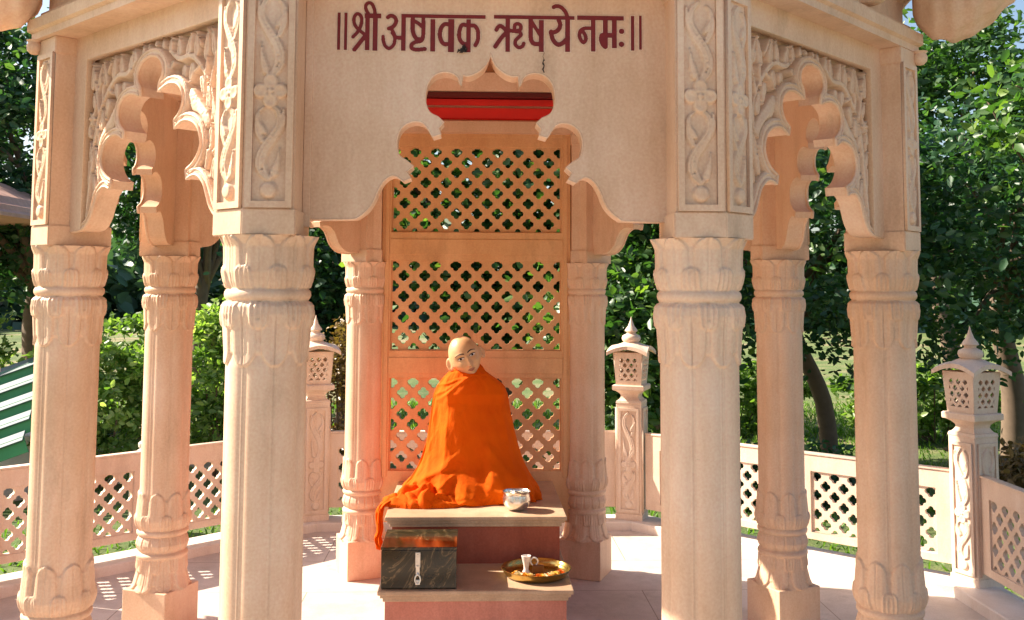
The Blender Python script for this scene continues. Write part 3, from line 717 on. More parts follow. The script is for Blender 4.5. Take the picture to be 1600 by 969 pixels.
# ================================================================== STATUE
ST = empty('statue', (-.04, 1.0, .53), label='bald seated monk statue with tilted head wrapped in a bright orange shawl', cat='statue')
HC = Vector((-.066, .960, 1.262))
def head_r(d):
    """d: (...,3) unit directions, face towards -Y. returns radius"""
    x, y, z = d[..., 0], d[..., 1], d[..., 2]
    ax = .079; az = np.where(z > 0, .106, .112); ay = np.where(y > 0, .100, .088)
    r = 1/np.sqrt((x/ax)**2+(y/ay)**2+(z/az)**2)
    px, pz = x*r, z*r; front = np.clip(-y*1.6, 0, 1)
    g = lambda cx, cz, sx, sz: np.exp(-((px-cx)/sx)**2-((pz-cz)/sz)**2)
    jaw = np.clip(-z-.25, 0, 1); r = r*(1-.20*jaw*np.abs(x)**.8*2.0*(1-np.clip(y, 0, 1)))
    r += front*(.015*g(0, -.031, .0105, .012)+.013*g(0, -.016, .0075, .020)+.004*g(0, .0, .008, .014))   # nose
    r += front*.0045*(g(.011, -.034, .007, .006)+g(-.011, -.034, .007, .006))
    r -= front*.0100*(g(.030, .006, .017, .011)+g(-.030, .006, .017, .011))                          # sockets
    r += front*.0045*(g(.029, .006, .011, .0058)+g(-.029, .006, .011, .0058))                        # lids
    r += front*.0030*(g(.030, .026, .020, .007)+g(-.030, .026, .020, .007))                          # brow
    r += front*.0050*(g(.040, -.030, .018, .018)+g(-.040, -.030, .018, .018))                        # cheeks
    r += front*(.0050*g(0, -.0535, .017, .0042)+.0055*g(0, -.0635, .014, .0050)-.0035*g(0, -.0585, .019, .0016)-.003*g(0, -.0715, .016, .004))
    r += front*.0075*g(0, -.088, .020, .013)                                                          # chin
    r -= front*.0025*g(0, -.044, .004, .006)
    return r
nu, nv = 220, 170
tu = np.linspace(0, 2*pi, nu, endpoint=False); tv = np.linspace(.02, pi-.02, nv); TU, TV = np.meshgrid(tu, tv)
d = np.stack([np.sin(TV)*np.cos(TU), np.sin(TV)*np.sin(TU), np.cos(TV)], -1); Vh = d*head_r(d)[..., None]
Rh = Matrix.Rotation(RAD(-23), 4, 'Y') @ Matrix.Rotation(RAD(7), 4, 'Z') @ Matrix.Rotation(RAD(4), 4, 'X')
MH = Matrix.Translation(HC) @ Rh @ Matrix.Scale(1.07, 4)
def xf(V, M): A = np.array(M); return V.reshape(-1, 3) @ A[:3, :3].T+A[:3, 3]
I = np.arange(nu*nv).reshape(nv, nu); J = np.roll(I, -1, 1)
Fh = np.stack([I[:-1], I[1:], J[1:], J[:-1]], -1).reshape(-1, 4).tolist()
Vall = xf(Vh, MH).tolist(); Fh.append(list(range(nu))[::1]); Fh.append([(nv-1)*nu+i for i in range(nu)][::-1])
bmx = bmesh.new(); hm = pymesh('h', Vall, Fh); bmx.from_mesh(hm)
# ears
def addgrid(bm, V):
    ny, nx_ = V.shape[:2]; vs_ = [[bm.verts.new(tuple(map(float, V[j, i]))) for i in range(nx_)] for j in range(ny)]
    for j in range(ny-1):
        for i in range(nx_): bm.faces.new((vs_[j][i], vs_[j+1][i], vs_[j+1][(i+1) % nx_], vs_[j][(i+1) % nx_]))
    bm.faces.new(vs_[0]); bm.faces.new(vs_[-1][::-1])
for s_ in (-1, 1):
    u = np.linspace(0, 2*pi, 28, endpoint=False); v = np.linspace(.05, pi-.05, 16); U, W_ = np.meshgrid(u, v)
    ex = np.sin(W_)*np.cos(U)*.018; ez = np.cos(W_)*.031*(1-.18*(np.cos(W_) < 0)); ey = np.sin(W_)*np.sin(U)*.008
    rr = np.hypot(ex/.018, ez/.031); ey = ey-np.where(np.sin(U) < 0, .0, 0)
    dish = .007*np.exp(-(rr/.55)**2)*(ey < 0); ey = ey+dish
    E_ = np.stack([ex, ey, ez], -1).reshape(-1, 3)
    Me = MH @ Matrix.Translation((s_*.084, .008, -.012)) @ Matrix.Rotation(RAD(s_*38), 4, 'Z') @ Matrix.Scale(1.18, 4) @ Matrix.Rotation(RAD(-8), 4, 'X')
    addgrid(bmx, xf(E_, Me).reshape(16, 28, 3))
# neck, torso, crossed legs, arms, feet as tapered tubes fused by voxel remesh
mb = MB(); mb.bm.free(); mb.bm = bmx
def limb(pts, rad, seg=18):
    P = smoothpts(pts, 5); R_ = np.interp(np.linspace(0, 1, len(P)), np.linspace(0, 1, len(rad)), rad); mb.tube(P, list(R_), seg)
limb([(-.06, .985, 1.24), (-.045, 1.00, 1.14), (-.04, 1.02, 1.04)], [.052, .046, .07])
limb([(-.04, 1.02, 1.09), (-.04, 1.03, .95), (-.03, 1.04, .78), (-.03, 1.05, .62)], [.07, .115, .12, .14], 24)
for s_ in (-1, 1):
    limb([(-.04+s_*.05, 1.04, 1.06), (-.04+s_*.09, 1.05, 1.00), (-.04+s_*.10, 1.04, .84), (-.04+s_*.05, .95, .74)], [.05, .048, .038, .032])
    limb([(-.04+s_*.08, 1.04, .62), (-.04+s_*.20, .97, .60), (-.04+s_*.05, .88, .575)], [.080, .052, .036])
    limb([(-.04+s_*.05, .88, .575), (-.04-s_*.10, .86, .562), (-.04-s_*.16, .84, .556)], [.036, .028, .020])
# toes of the foot that shows at the hem
for i_, (dx, L) in enumerate([(0, .022), (.015, .02), (.028, .018), (.039, .016), (.05, .014)]):
    limb([(-.30+dx, .745, .548+.001*i_), (-.303+dx, .728, .550), (-.305+dx, .728-L, .543)], [.010-.0008*i_, .009-.0008*i_, .0065], 10)
limb([(-.20, .79, .560), (-.25, .765, .562), (-.285, .748, .553)], [.022, .026, .020])
bmesh.ops.recalc_face_normals(bmx, faces=bmx.faces)
bme = bpy.data.meshes.new('body_raw'); bmx.to_mesh(bme); bmx.free()
tmp = bpy.data.objects.new('tmp', bme); COL.objects.link(tmp)
md = tmp.modifiers.new('r', 'REMESH'); md.mode = 'VOXEL'; md.voxel_size = .0026; md.use_smooth_shade = True
md2 = tmp.modifiers.new('s', 'SMOOTH'); md2.factor = .35; md2.iterations = 1
body = bpy.data.meshes.new_from_object(tmp.evaluated_get(bpy.context.evaluated_depsgraph_get())); bpy.data.objects.remove(tmp)
def sp(me, mat, name, **k):
    o = link(name, me, mat, ST, smooth=True, **k); o.matrix_local = Matrix.Translation(Vector((0, .065, 0))-Vector(ST.location)); return o
body.materials.clear(); sp(body, MSKIN, 'body')
# painted features laid on the head surface
def facepatch(name, mat, cx, cz, shape, off=.0012, n=26):
    """shape(u in -1..1) -> (z_low, z_high, x) relative; patch conforms to head"""
    V = []
    for i in range(n):
        u = -1+2*i/(n-1); lo, hi, px = shape(u)
        for q in range(5):
            zz_ = lo+(hi-lo)*q/4; X0, Z0 = cx+px, cz+zz_
            dd = np.array([X0, -.09, Z0]); 
            for _ in range(14):
                dn = dd/np.linalg.norm(dd); rr = float(head_r(dn[None])[0]); pnt = dn*rr
                dd = np.array([X0, pnt[1], Z0])
            V.append(pnt*(1+off/np.linalg.norm(pnt)))
    F = [(i*5+q, (i+1)*5+q, (i+1)*5+q+1, i*5+q+1) for i in range(n-1) for q in range(4)]
    V = xf(np.array(V), MH); return sp(pymesh(name, V, F), mat, name)
for s_ in (-1, 1):
    facepatch('eyebrow', MBROW, s_*.031, .024, lambda u: ((.0065*(1-u*u)-.0028*(1-(u*s_*.5+.5)*.6)-.002*(u*s_ > .0)*u*s_, .0065*(1-u*u)+.0036*(1-.6*(u*s_*.5+.5))-.002*(u*s_ > 0)*u*s_, u*.022)))
    facepatch('eye', MEYE, s_*.0295, .0055, lambda u: (-.0044*(1-u*u)**.8, .0056*(1-u*u)**.8, u*.0145), .0011)
    facepatch('iris', MIRIS, s_*.0295-.001, .0060, lambda u: (-.0046*sqrt(max(1-u*u, 0)), .0052*sqrt(max(1-u*u, 0)), u*.0060), .0019)
    facepatch('eyelid_line', MLID, s_*.0295, .0058, lambda u: (.0054*(1-u*u)**.8-.0004, .0054*(1-u*u)**.8+.0030, u*.0165), .0018)
    facepatch('nostril', MLID, s_*.0062, -.0415, lambda u: (-.0012*sqrt(max(1-u*u, 0)), .0012*sqrt(max(1-u*u, 0)), u*.003), .0010, 10)
facepatch('lip', MLIP, 0, -.0535, lambda u: (-.0045+.0015*u*u, -.0045+(.0068-.0018*math.exp(-(u/.16)**2))*(1-u*u)**.7+.0015*u*u, u*.0185), .0010)
facepatch('lip', MLIP, 0, -.0585, lambda u: (-.0082*(1-u*u)**.8+.0015*u*u, -.0006+.0015*u*u, u*.0170), .0010)
facepatch('mouth_line', MLID, 0, -.0588, lambda u: (-.0004+.0015*u*u, .0009+.0015*u*u, u*.0190), .0017)
# shawl
def fbm(x, y, seed=0, oct=4):
    rs = np.random.default_rng(seed); v = 0; a = 1
    for k in range(oct):
        p = rs.uniform(0, 6.28, 4); f = 2**k
        v = v+a*np.sin(x*f*1.3+p[0]+1.7*np.sin(y*f*.9+p[1]))*np.cos(y*f*1.1+p[2]+1.3*np.sin(x*f*.8+p[3])); a *= .5
    return v
nth, nz = 360, 190
T = np.linspace(0, 2*pi, nth, endpoint=False); S_ = np.linspace(0, 1, nz)
zk = [1.212, 1.185, 1.150, 1.110, 1.06, .96, .83, .70, .64, .60, .57, .548, .5345]
xl = [-.118, -.145, -.180, -.212, -.232, -.243, -.262, -.302, -.335, -.37, -.395, -.400, -.405]
xr = [.006, .034, .090, .140, .162, .178, .208, .252, .285, .310, .325, .330, .333]
yf = [.945, .915, .895, .888, .880, .868, .858, .838, .800, .765, .745, .738, .735]
yb = [1.055, 1.09, 1.12, 1.14, 1.15, 1.17, 1.18, 1.20, 1.22, 1.24, 1.25, 1.25, 1.25]
cu_ = np.linspace(0, 1, len(zk)); ip = lambda a: np.interp(S_, cu_, a)
def sm1(a, n=5):
    k = np.ones(n)/n; return np.convolve(np.pad(a, n//2, mode='edge'), k, 'valid')
Zs, XL, XR, YF, YB = [sm1(ip(a), 9) for a in (zk, xl, xr, yf, yb)]
Zs[-1] = .5335
TT, SS = np.meshgrid(T, S_); ZZ = np.repeat(Zs[:, None], nth, 1)
cxs, cys = ((XL+XR)/2)[:, None], (.55*YF+.45*YB)[:, None]; rx = ((XR-XL)/2)[:, None]
ct, st = np.cos(TT), np.sin(TT)
ry = np.where(st < 0, cys-YF[:, None], YB[:, None]-cys)
ex = .86; X3 = cxs+rx*np.sign(ct)*np.abs(ct)**ex; Y3 = cys+ry*np.sign(st)*np.abs(st)**ex
# folds: long, mostly vertical drops gathered on the viewer's left, loose hem
ang = TT; low = np.clip((1.0-ZZ)/.45, 0, 1); left = np.clip(-(X3+.06)/.16, 0, 1)
fold = .0052*np.sin(ang*17+2.5*np.sin(ZZ*7)+ZZ*9)*(.3+.25*left)*(.35+low)+.006*fbm(ang*3.2, ZZ*7, 3, 4)*(.35+.9*low)
fold += .004*np.abs(fbm(ang*7, ZZ*11, 5, 3))*(.3+.3*left)
hemw = np.clip((.66-ZZ)/.12, 0, 1)
fold += hemw*(.016*np.sin(ang*15+2*np.sin(ang*4.3)+ZZ*20)+.013*fbm(ang*8, ZZ*22, 8, 3))
# diagonal upper edge of the wrap crossing the chest from the right of the neck to the left shoulder
xe = -.045-(1.165-ZZ)*1.25; dline = (X3-xe); frontm = np.clip(-st*2, 0, 1)
hi = np.clip((ZZ-1.02)/.05, 0, 1)
fold += frontm*hi*.013*(1/(1+np.exp(-dline/.004)))+frontm*hi*.005*np.exp(-(dline/.012)**2)
xe2 = -.205+(1.0-ZZ)*-.02; fold += frontm*.007*np.exp(-((X3-xe2-.04*np.sin(ZZ*6))/.012)**2)*np.clip((1.05-ZZ)/.1, 0, 1)
for (xa, za, xb, zb, wdt, am) in [(.03, 1.19, -.16, 1.02, .016, .004), (.05, 1.17, -.10, .93, .02, .004), (.08, 1.15, .02, .86, .022, .004), (-.10, 1.13, -.20, 1.07, .008, .006), (-.08, 1.15, -.21, 1.11, .007, .006),
        (.12, 1.06, .17, .72, .016, .006), (.06, .80, .22, .60, .02, .008), (-.12, .75, -.30, .60, .014, .009), (-.16, .70, -.36, .59, .011, .009), (-.13, .66, -.25, .56, .010, .009), (.02, .62, .18, .57, .012, .008)]:
    L = np.hypot(xb-xa, zb-za); ux, uz = (xb-xa)/L, (zb-za)/L; a_ = (X3-xa)*ux+(ZZ-za)*uz; b_ = -(X3-xa)*uz+(ZZ-za)*ux
    fold += frontm*am*np.exp(-(b_/wdt)**2)*np.exp(-(np.clip(np.abs(a_-L/2)-L/2, 0, 9)/.03)**2)
# knees push the cloth out
for kx, kz, kw in ((.19, .64, .085), (-.24, .64, .085)):
    fold += frontm*.030*np.exp(-((X3-kx)/kw)**2-((ZZ-kz)/.055)**2)
fold += frontm*.042*np.where(X3 < .075, np.exp(-((X3-.075)/.030)**2), np.exp(-((X3-.075)/.09)**2))*np.exp(-((ZZ-.675)/.065)**2)
xq = -.138-.022*np.clip((1.05-ZZ)/.2, 0, 1)+.012*np.sin(ZZ*9)
tq_ = np.clip((xq-X3)/np.maximum(xq-XL[:, None], .02), 0, 1); Yfl = YF[:, None]+tq_*(cys-YF[:, None])
Y3 = np.where((st < 0) & (X3 < xq), np.maximum(Yfl, Y3), Y3)
nlen = np.hypot(ct/np.maximum(rx, .03), st/np.maximum(ry, .03)); nxn, nyn = ct/np.maximum(rx, .03)/nlen, st/np.maximum(ry, .03)/nlen
fold = fold+.010*np.exp(-((SS-.045)/.022)**2)+.005*np.exp(-((SS-.105)/.018)**2)*(ct > -.2)
tf = np.clip(SS*12, .25, 1)
X3 = X3+nxn*fold*tf; Y3 = Y3+nyn*fold*tf
Z3 = ZZ+np.clip(SS*-1+.10, 0, .1)*.25*(ct*.9)+.004*fbm(ang*3, SS*3, 11, 2)*(1-SS)+hemw*.008*np.maximum(fbm(ang*10, ZZ*9, 21, 2), 0)
Z3 = np.maximum(Z3, .5335)
# inner collar lip
lip = np.stack([X3[0]*.9+.1*HC.x, Y3[0]*.9+.1*.985, Z3[0]-.03], -1)[None]
Vs = np.concatenate([lip, np.stack([X3, Y3, Z3], -1)], 0); ny = Vs.shape[0]
I = np.arange(ny*nth).reshape(ny, nth); J = np.roll(I, -1, 1)
shawl = npmesh('shawl', Vs.reshape(-1, 3), np.stack([I[:-1], I[1:], J[1:], J[:-1]], -1).reshape(-1, 4))
so_ = sp(shawl, MCLOTH, 'shawl')
# trailing cloth: a crumpled pile on the slab, and a twisted end hanging over its left edge
nx2, ny2 = 190, 120
gx = np.linspace(-.478, -.06, nx2); gy = np.linspace(.655, 1.0, ny2); GX2, GY2 = np.meshgrid(gx, gy)
cyl = .80+.02*np.sin(GX2*14); wy_ = np.interp(gx, [-.478, -.44, -.36, -.2, -.06], [.05, .085, .13, .115, .05])[None]
env = np.clip(1-((GY2-cyl)/wy_)**2, 0, 1)**.5*np.interp(gx, [-.478, -.43, -.36, -.28, -.18, -.06], [.022, .035, .062, .085, .060, .02])[None]
q1 = np.abs(fbm(GX2*15+GY2*6, GY2*13-GX2*5, 31, 3)); q2 = np.abs(np.sin(GX2*42+GY2*22+3.5*np.sin(GY2*24+GX2*10)))
hh = env*(.45+.38*q1+.42*q2**1.5)+.008*(env > 0)
yy = GY2+.010*fbm(GX2*20, GY2*20, 35, 2); xx = GX2+.010*fbm(GX2*18, GY2*22, 36, 2)
mask = env > .004
V = np.stack([xx, yy, .5325+hh], -1); I = np.arange(nx2*ny2).reshape(ny2, nx2); F = np.stack([I[:-1, :-1], I[:-1, 1:], I[1:, 1:], I[1:, :-1]], -1)
ok = mask[:-1, :-1] | mask[1:, 1:] | mask[:-1, 1:] | mask[1:, :-1]; F = F[ok]; u_, inv = np.unique(F, return_inverse=True)
sp(npmesh('shawl_tail', V.reshape(-1, 3)[u_], inv.reshape(F.shape)), MCLOTH, 'shawl_tail')
hp_ = smoothpts([(-.40, .80, .555), (-.450, .77, .556), (-.476, .735, .535), (-.484, .705, .49), (-.478, .685, .44), (-.486, .672, .40), (-.480, .665, .365), (-.474, .66, .340)], 12); hp_ = np.array(hp_)
nt_ = 48; n_s = len(hp_); sa = np.linspace(0, 1, n_s); ang_ = np.linspace(0, 2*pi, nt_, endpoint=False); AN, SA = np.meshgrid(ang_, sa)
rad_ = np.interp(sa, [0, .2, .4, .6, .8, .95, 1], [.026, .034, .026, .022, .028, .022, .003])[:, None]*(1+.28*np.sin(AN*5+SA*9)+.15*np.sin(AN*11-SA*14)+.12*fbm(AN*2, SA*9, 71, 2))
Vt = hp_[:, None]+np.stack([rad_*np.cos(AN)*.55, rad_*np.sin(AN)*1.25, .2*rad_*np.cos(AN)*(SA < .35)], -1)
I = np.arange(n_s*nt_).reshape(n_s, nt_); J = np.roll(I, -1, 1)
sp(npmesh('shawl_end', Vt.reshape(-1, 3), np.stack([I[:-1], J[:-1], J[1:], I[1:]], -1).reshape(-1, 4)), MCLOTH, 'shawl_end')

# ================================================================== BOX, BOWL, PLATE
BX = empty('donation_box', (-.257, .365, .302), label='black marble patterned offering box with a metal hasp, on the lower step', cat='box')
m = MB(); m.box(-.166, .166, -.165, .165, 0, .168, .0025); link('body', m.mesh('box_body'), MBOX, BX)
m = MB(); m.box(-.168, .168, -.168, .167, .1695, .181, .002); link('lid', m.mesh('box_lid'), MBOX, BX)
hp = empty('hasp', (-.004, -.1685, 0)); hp.parent = BX
m = MB(); m.box(-.011, .011, -.004, 0, .095, .160, .0015).box(-.0085, .0085, -.0055, -.001, .060, .105, .0015); link('strap', m.mesh('strap'), MIRON, hp)
m = MB(); m.tube([(.012*cos(a), -.006, .045+.019*sin(a)) for a in np.linspace(0, 2*pi, 22, endpoint=False)], .0035, 8, True).box(-.010, .010, -.004, .002, .020, .042, .002)
m.lathe([(.005, -.003), (.006, 0), (.003, .006)], 12, (0, -.008, .068)); link('staple', autosmooth(m.mesh('staple')), MIRON, hp)
m = MB()
for zq in (.152, .102): m.lathe([(.0001, -.002), (.0028, -.001), (.0001, .001)], 10, (0, -.005, zq))
link('rivet', m.mesh('rivet'), MDARK, hp)
BW = (.197, .725, .5305)
m = MB(); m.lathe([(.001, .002), (.035, .001), (.046, .006), (.058, .018), (.066, .035), (.068, .055), (.064, .072), (.063, .082), (.068, .090), (.0695, .092), (.067, .0925), (.0605, .083), (.0615, .072), (.0655, .055), (.0635, .036), (.055, .020), (.044, .009), (.001, .005)], 56, closed=False)
bowl = link('bowl', autosmooth(m.mesh('bowl'), 50), MSTEEL, None, label='small shiny steel bowl beside the orange shawl on the upper slab', cat='bowl'); bowl.location = BW
PC = Vector((.275, .405, .3015))
m = MB(); m.lathe([(.001, .001), (.125, .001), (.142, .006), (.152, .020), (.157, .034), (.162, .037), (.163, .0385), (.160, .040), (.154, .037), (.149, .022), (.139, .0095), (.124, .0055), (.001, .0055)], 72, closed=False)
pl = link('plate', autosmooth(m.mesh('plate'), 50), MBRASS, None, label='round rimmed brass offering plate on the lower step', cat='plate'); pl.location = PC
# white cup with a handle, brown block, flowers
def thingmesh(name, me, mat, loc, label, cat, **k):
    o = link(name, me, mat, None, label=label, cat=cat, **k); o.location = loc; return o
cupE = empty('incense_cup', tuple(PC+Vector((-.045, .02, .006))), label='small white flared cup standing in the brass plate', cat='cup')
m = MB(); m.lathe([(.001, 0), (.016, 0), (.017, .008), (.011, .016), (.013, .035), (.019, .062), (.023, .078), (.0215, .079), (.017, .062), (.001, .04)], 28, closed=False); link('cup', autosmooth(m.mesh('cup'), 50), MWHITE, cupE)
m = MB(); m.tube([(.020+.017*(1-cos(a)), .0, .052+.017*sin(a)) for a in np.linspace(-1.2, 4.2, 16)], .0035, 8); link('handle', autosmooth(m.mesh('cup_handle')), MWHITE, cupE)
m = MB(); m.box(-.026, .026, -.013, .013, 0, .036, .003); o = thingmesh('sweet_block', m.mesh('sweet_block'), MWOOD, PC+Vector((.010, .018, .007)), 'brown block beside the white cup in the brass plate', 'offering')
MFY = plain('marigold', (.80, .40, .02), .7); MFW = plain('cream_petal', (.80, .66, .36), .7); MFO = plain('orange_petal', (.65, .16, .01), .7)
def blossom(rad, seed):
    rs = np.random.default_rng(seed); V = []; F = []
    for layer in range(3):
        n_ = 9-layer*2
        for k in range(n_):
            a = 2*pi*k/n_+layer*.4+rs.uniform(-.15, .15); tilt = .25+layer*.45; L = rad*(1-.22*layer)*rs.uniform(.85, 1.1); wd = rad*.30
            ca, sa = cos(a), sin(a); b0 = len(V)
            for (u, v_) in ((0, 0), (.5, -1), (.5, 1), (1, -.6), (1, .6)):
                x = u*L*cos(tilt); z = .003+u*L*sin(tilt)+layer*.0015; y = v_*wd
                V.append((x*ca-y*sa, x*sa+y*ca, z))
            F += [(b0, b0+1, b0+3, b0+4, b0+2)]
    return pymesh('blossom', V, F)
BL = {}
fls = [(-.095, -.02), (-.085, -.055), (-.060, -.045), (-.055, -.075), (-.030, -.060), (.005, -.085), (.020, -.070), (.030, -.095), (.045, -.075), (.018, -.1), (.095, -.030), (.110, -.015), (.085, -.045), (.070, -.05), (.120, -.035)]
names = ['far left', 'left', 'second left']
for i, (dx, dy) in enumerate(fls):
    grp = 'flower heads scattered in the brass plate'; q = i % 3; mt = (MFY, MFW, MFO)[q]
    if q not in BL: BL[q] = blossom(.025, q); BL[q].materials.append(mt)
    lab = ('small yellow flower head in the brass plate', 'small cream flower head in the brass plate', 'small orange flower head in the brass plate')[q]
    o = link('flower', BL[q], None, None, label=lab, cat='flower', group=('yellow', 'cream', 'orange')[q]+' '+grp); o.location = PC+Vector((dx, dy, .007+.004*(i % 2))); o.rotation_euler = (random.uniform(-.4, .4), random.uniform(-.4, .4), random.uniform(0, 6))
# dark wisps on the sign
mf, tf_, nf_, _ = side('fL', 'fR')
def onfront(t, z, n=-.012): p = mf+tf_*t+nf_*n; return (p.x, p.y, z)
m = MB(); pts = [onfront(.165+.002*sin(k*1.7), 2.318-k*.0052, -.012+.001*cos(k)) for k in range(13)]
m.tube(pts, [.0006+.0022*abs(sin(k*1.1))*(k > 4) for k in range(13)], 6)
o = link('hanging_wisp', m.mesh('hanging_wisp'), MDARK, None, label='thin dark strand hanging below the red lettering over the right cusp', cat='strand')
m = MB(); z0 = 2.332
for k in range(6): m.tube([onfront(-.078+.004*k, z0-.006*abs(k-3)+.004), onfront(-.082+.004*k, z0-.012-.003*(k % 3)), onfront(-.086+.003*k, z0-.022+.004*(k % 2))], [.002, .003, .001], 5)
link('twig_clump', m.mesh('twig_clump'), MDARK, None, label='dark clump of twigs stuck under the red lettering', cat='twig')  # small dark twig bits on the sign

# ================================================================== RAILINGS AND LANTERN POSTS
RV = [Vector((RR*cos(RAD(22.5+45*k)), RR*sin(RAD(22.5+45*k)))) for k in range(8)]
JL = (RR*2*sin(RAD(22.5)))
RV[0] = RV[0]+Vector((.03, 0)); RV[1] = RV[1]+Vector((-.03, 0)); RV[3] = RV[3]+Vector((-.07, 0))
m_frame = plate('rail_frame', [[(.085, .135), (JL-.085, .135), (JL-.085, .632), (.085, .632)], [(.20, .178), (.935, .178), (.935, .535), (.20, .535)], [(JL-.935, .178), (JL-.20, .178), (JL-.20, .535), (JL-.935, .535)]], -.022, .022, .002)
m_cap = plate('rail_cap', [[(.085, .633), (JL-.085, .633), (JL-.085, .645), (.085, .645)]], -.028, .028, .003)
m_j1 = jali('rail_lattice', .201, .934, .179, .534, -.012, .012, .112, .056, .0165, .0160)
m_edge = plate('lattice_edge', [[(.186, .164), (.949, .164), (.949, .549), (.186, .549)], [(.20, .178), (.935, .178), (.935, .535), (.20, .535)]], .0225, .027, .001)
m_foot = MB(); m_foot.box(JL/2-.06, JL/2+.06, .058, .136, -.02, .02, .002); m_foot = m_foot.mesh('rail_foot')
rl = {0: 'pale pink stone lattice railing on the right behind the columns, between two lantern posts', 1: 'pink stone lattice railing directly behind the back screen', 2: 'pink stone lattice railing on the left leading to the rear lantern post', 3: 'pink stone lattice railing at the far left edge outside the first column', 7: 'pink stone lattice railing at the far right edge in front of the large lantern post'}
for k in (0, 1, 2, 3, 7):
    A, B = RV[k], RV[(k+1) % 8]; t = (B-A).normalized(); n = Vector((t.y, -t.x))
    e = empty('railing', (A.x, A.y, 0), label=rl[k], cat='railing', group='stone railings round the platform')
    e.matrix_world = Matrix(((t.x, 0, n.x, A.x), (t.y, 0, n.y, A.y), (0, 1, 0, 0), (0, 0, 0, 1)))
    link('frame', m_frame, MRAIL, e); link('top_rail', m_cap, MRAIL, e)
    link('lattice_panel', m_j1, MRAIL, e); link('lattice_panel', m_j1, MRAIL, e, Matrix.Translation((JL-1.135, 0, 0)))
    link('panel_moulding', m_edge, MRAIL, e); link('panel_moulding', m_edge, MRAIL, e, Matrix.Translation((JL-1.135, 0, 0))); link('foot', m_foot, MRAIL, e)
# lantern post
PW = .088
m = MB(); m.box(-PW, PW, -PW, PW, .058, .835, .004).box(-PW-.006, PW+.006, -PW-.006, PW+.006, .04, .10, .004); LP_post = m.mesh('post_body')
m = MB()
def sq(m, prof, tw=0):
    rings = []
    for h, z in prof: rings.append([m.bm.verts.new((sx*h, sy*h, z)) for sx, sy in ((1, 1), (-1, 1), (-1, -1), (1, -1))])
    for A_, B_ in zip(rings, rings[1:]):
        for i in range(4): m.bm.faces.new((A_[i], A_[(i+1) % 4], B_[(i+1) % 4], B_[i]))
    m.bm.faces.new(rings[0][::-1]); m.bm.faces.new(rings[-1])
sq(m, [(.088, .834), (.090, .842), (.086, .856), (.074, .862), (.066, .872), (.060, .884), (.064, .900), (.078, .914), (.094, .924), (.108, .928), (.110, .934), (.110, .958), (.104, .964)]); LP_neck = m.mesh('post_neck')
rel = strip_relief(.108, .13, .79, .43, .010, .003)
LP_rel = rel.mesh('post_carving', 0.0)
LP_fr = strip_frame(.108, .13, .79, .009)
def tjali():
    polys = [[(-.088, .962), (.088, .962), (.104, 1.178), (-.104, 1.178)]]
    z0, z1, hw = .995, 1.150, .062
    for j in range(-1, 5):
        for i in range(-3, 4):
            q = clip(quatre(i*.046+(.023 if j % 2 else 0), z1-.018-j*.0345, .0075, .0078, 16), -hw, hw, z0, z1)
            if len(q) > 3 and area(q) > 5e-5: polys.append(q)
    return plate('lantern_face', polys, -.008, 0)
LP_face = tjali()
# cap: four upward curving petals with drooping corners
n_ = 21; g_ = np.linspace(-1, 1, n_); GX, GY = np.meshgrid(g_, g_); rr = np.maximum(np.abs(GX), np.abs(GY)); dia = np.minimum(np.abs(GX), np.abs(GY))
def capz(th): return 1.180+.075*(1-rr)**1.0+.030*(1-(dia/np.maximum(rr, 1e-3))**1.7)*rr**2-.012*dia**3-.004*rr+th
hwc = .130
top = np.stack([GX*hwc*(1+.10*dia*rr), GY*hwc*(1+.10*dia*rr), capz(.024)], -1); bot = np.stack([GX*hwc*(1+.10*dia*rr), GY*hwc*(1+.10*dia*rr), capz(0)], -1)
I = np.arange(n_*n_).reshape(n_, n_); Ft = np.stack([I[:-1, :-1], I[:-1, 1:], I[1:, 1:], I[1:, :-1]], -1).reshape(-1, 4)
bd = list(I[0, :-1])+list(I[:-1, -1])+list(I[-1, :0:-1])+list(I[:0:-1, 0]); N2 = n_*n_
Fa = np.concatenate([Ft, Ft[:, ::-1]+N2, np.array([(bd[i], bd[i]+N2, bd[(i+1) % len(bd)]+N2, bd[(i+1) % len(bd)]) for i in range(len(bd))])])
LP_cap = npmesh('lantern_cap', np.concatenate([top.reshape(-1, 3), bot.reshape(-1, 3)]), Fa); autosmooth(LP_cap, 40)
m = MB(); m.lathe([(.040, 1.245), (.060, 1.262), (.066, 1.280), (.060, 1.298), (.040, 1.308), (.030, 1.314), (.033, 1.324), (.045, 1.330), (.040, 1.342), (.022, 1.365), (.009, 1.40), (.001, 1.432)], 28); LP_fin = autosmooth(m.mesh('lantern_finial'), 50)
pk = {0: 'carved stone lantern post at the right with a pierced lantern top, corner of two railings', 1: 'slim stone lantern post standing right of the back screen in front of trees', 2: 'stone lantern post left of the back screen, partly behind the front left column', 3: 'stone lantern post just beyond the left edge, left end of the left railing', 4: 'stone lantern post at the near left corner of the platform', 7: 'stone lantern post at the near right corner of the platform'}
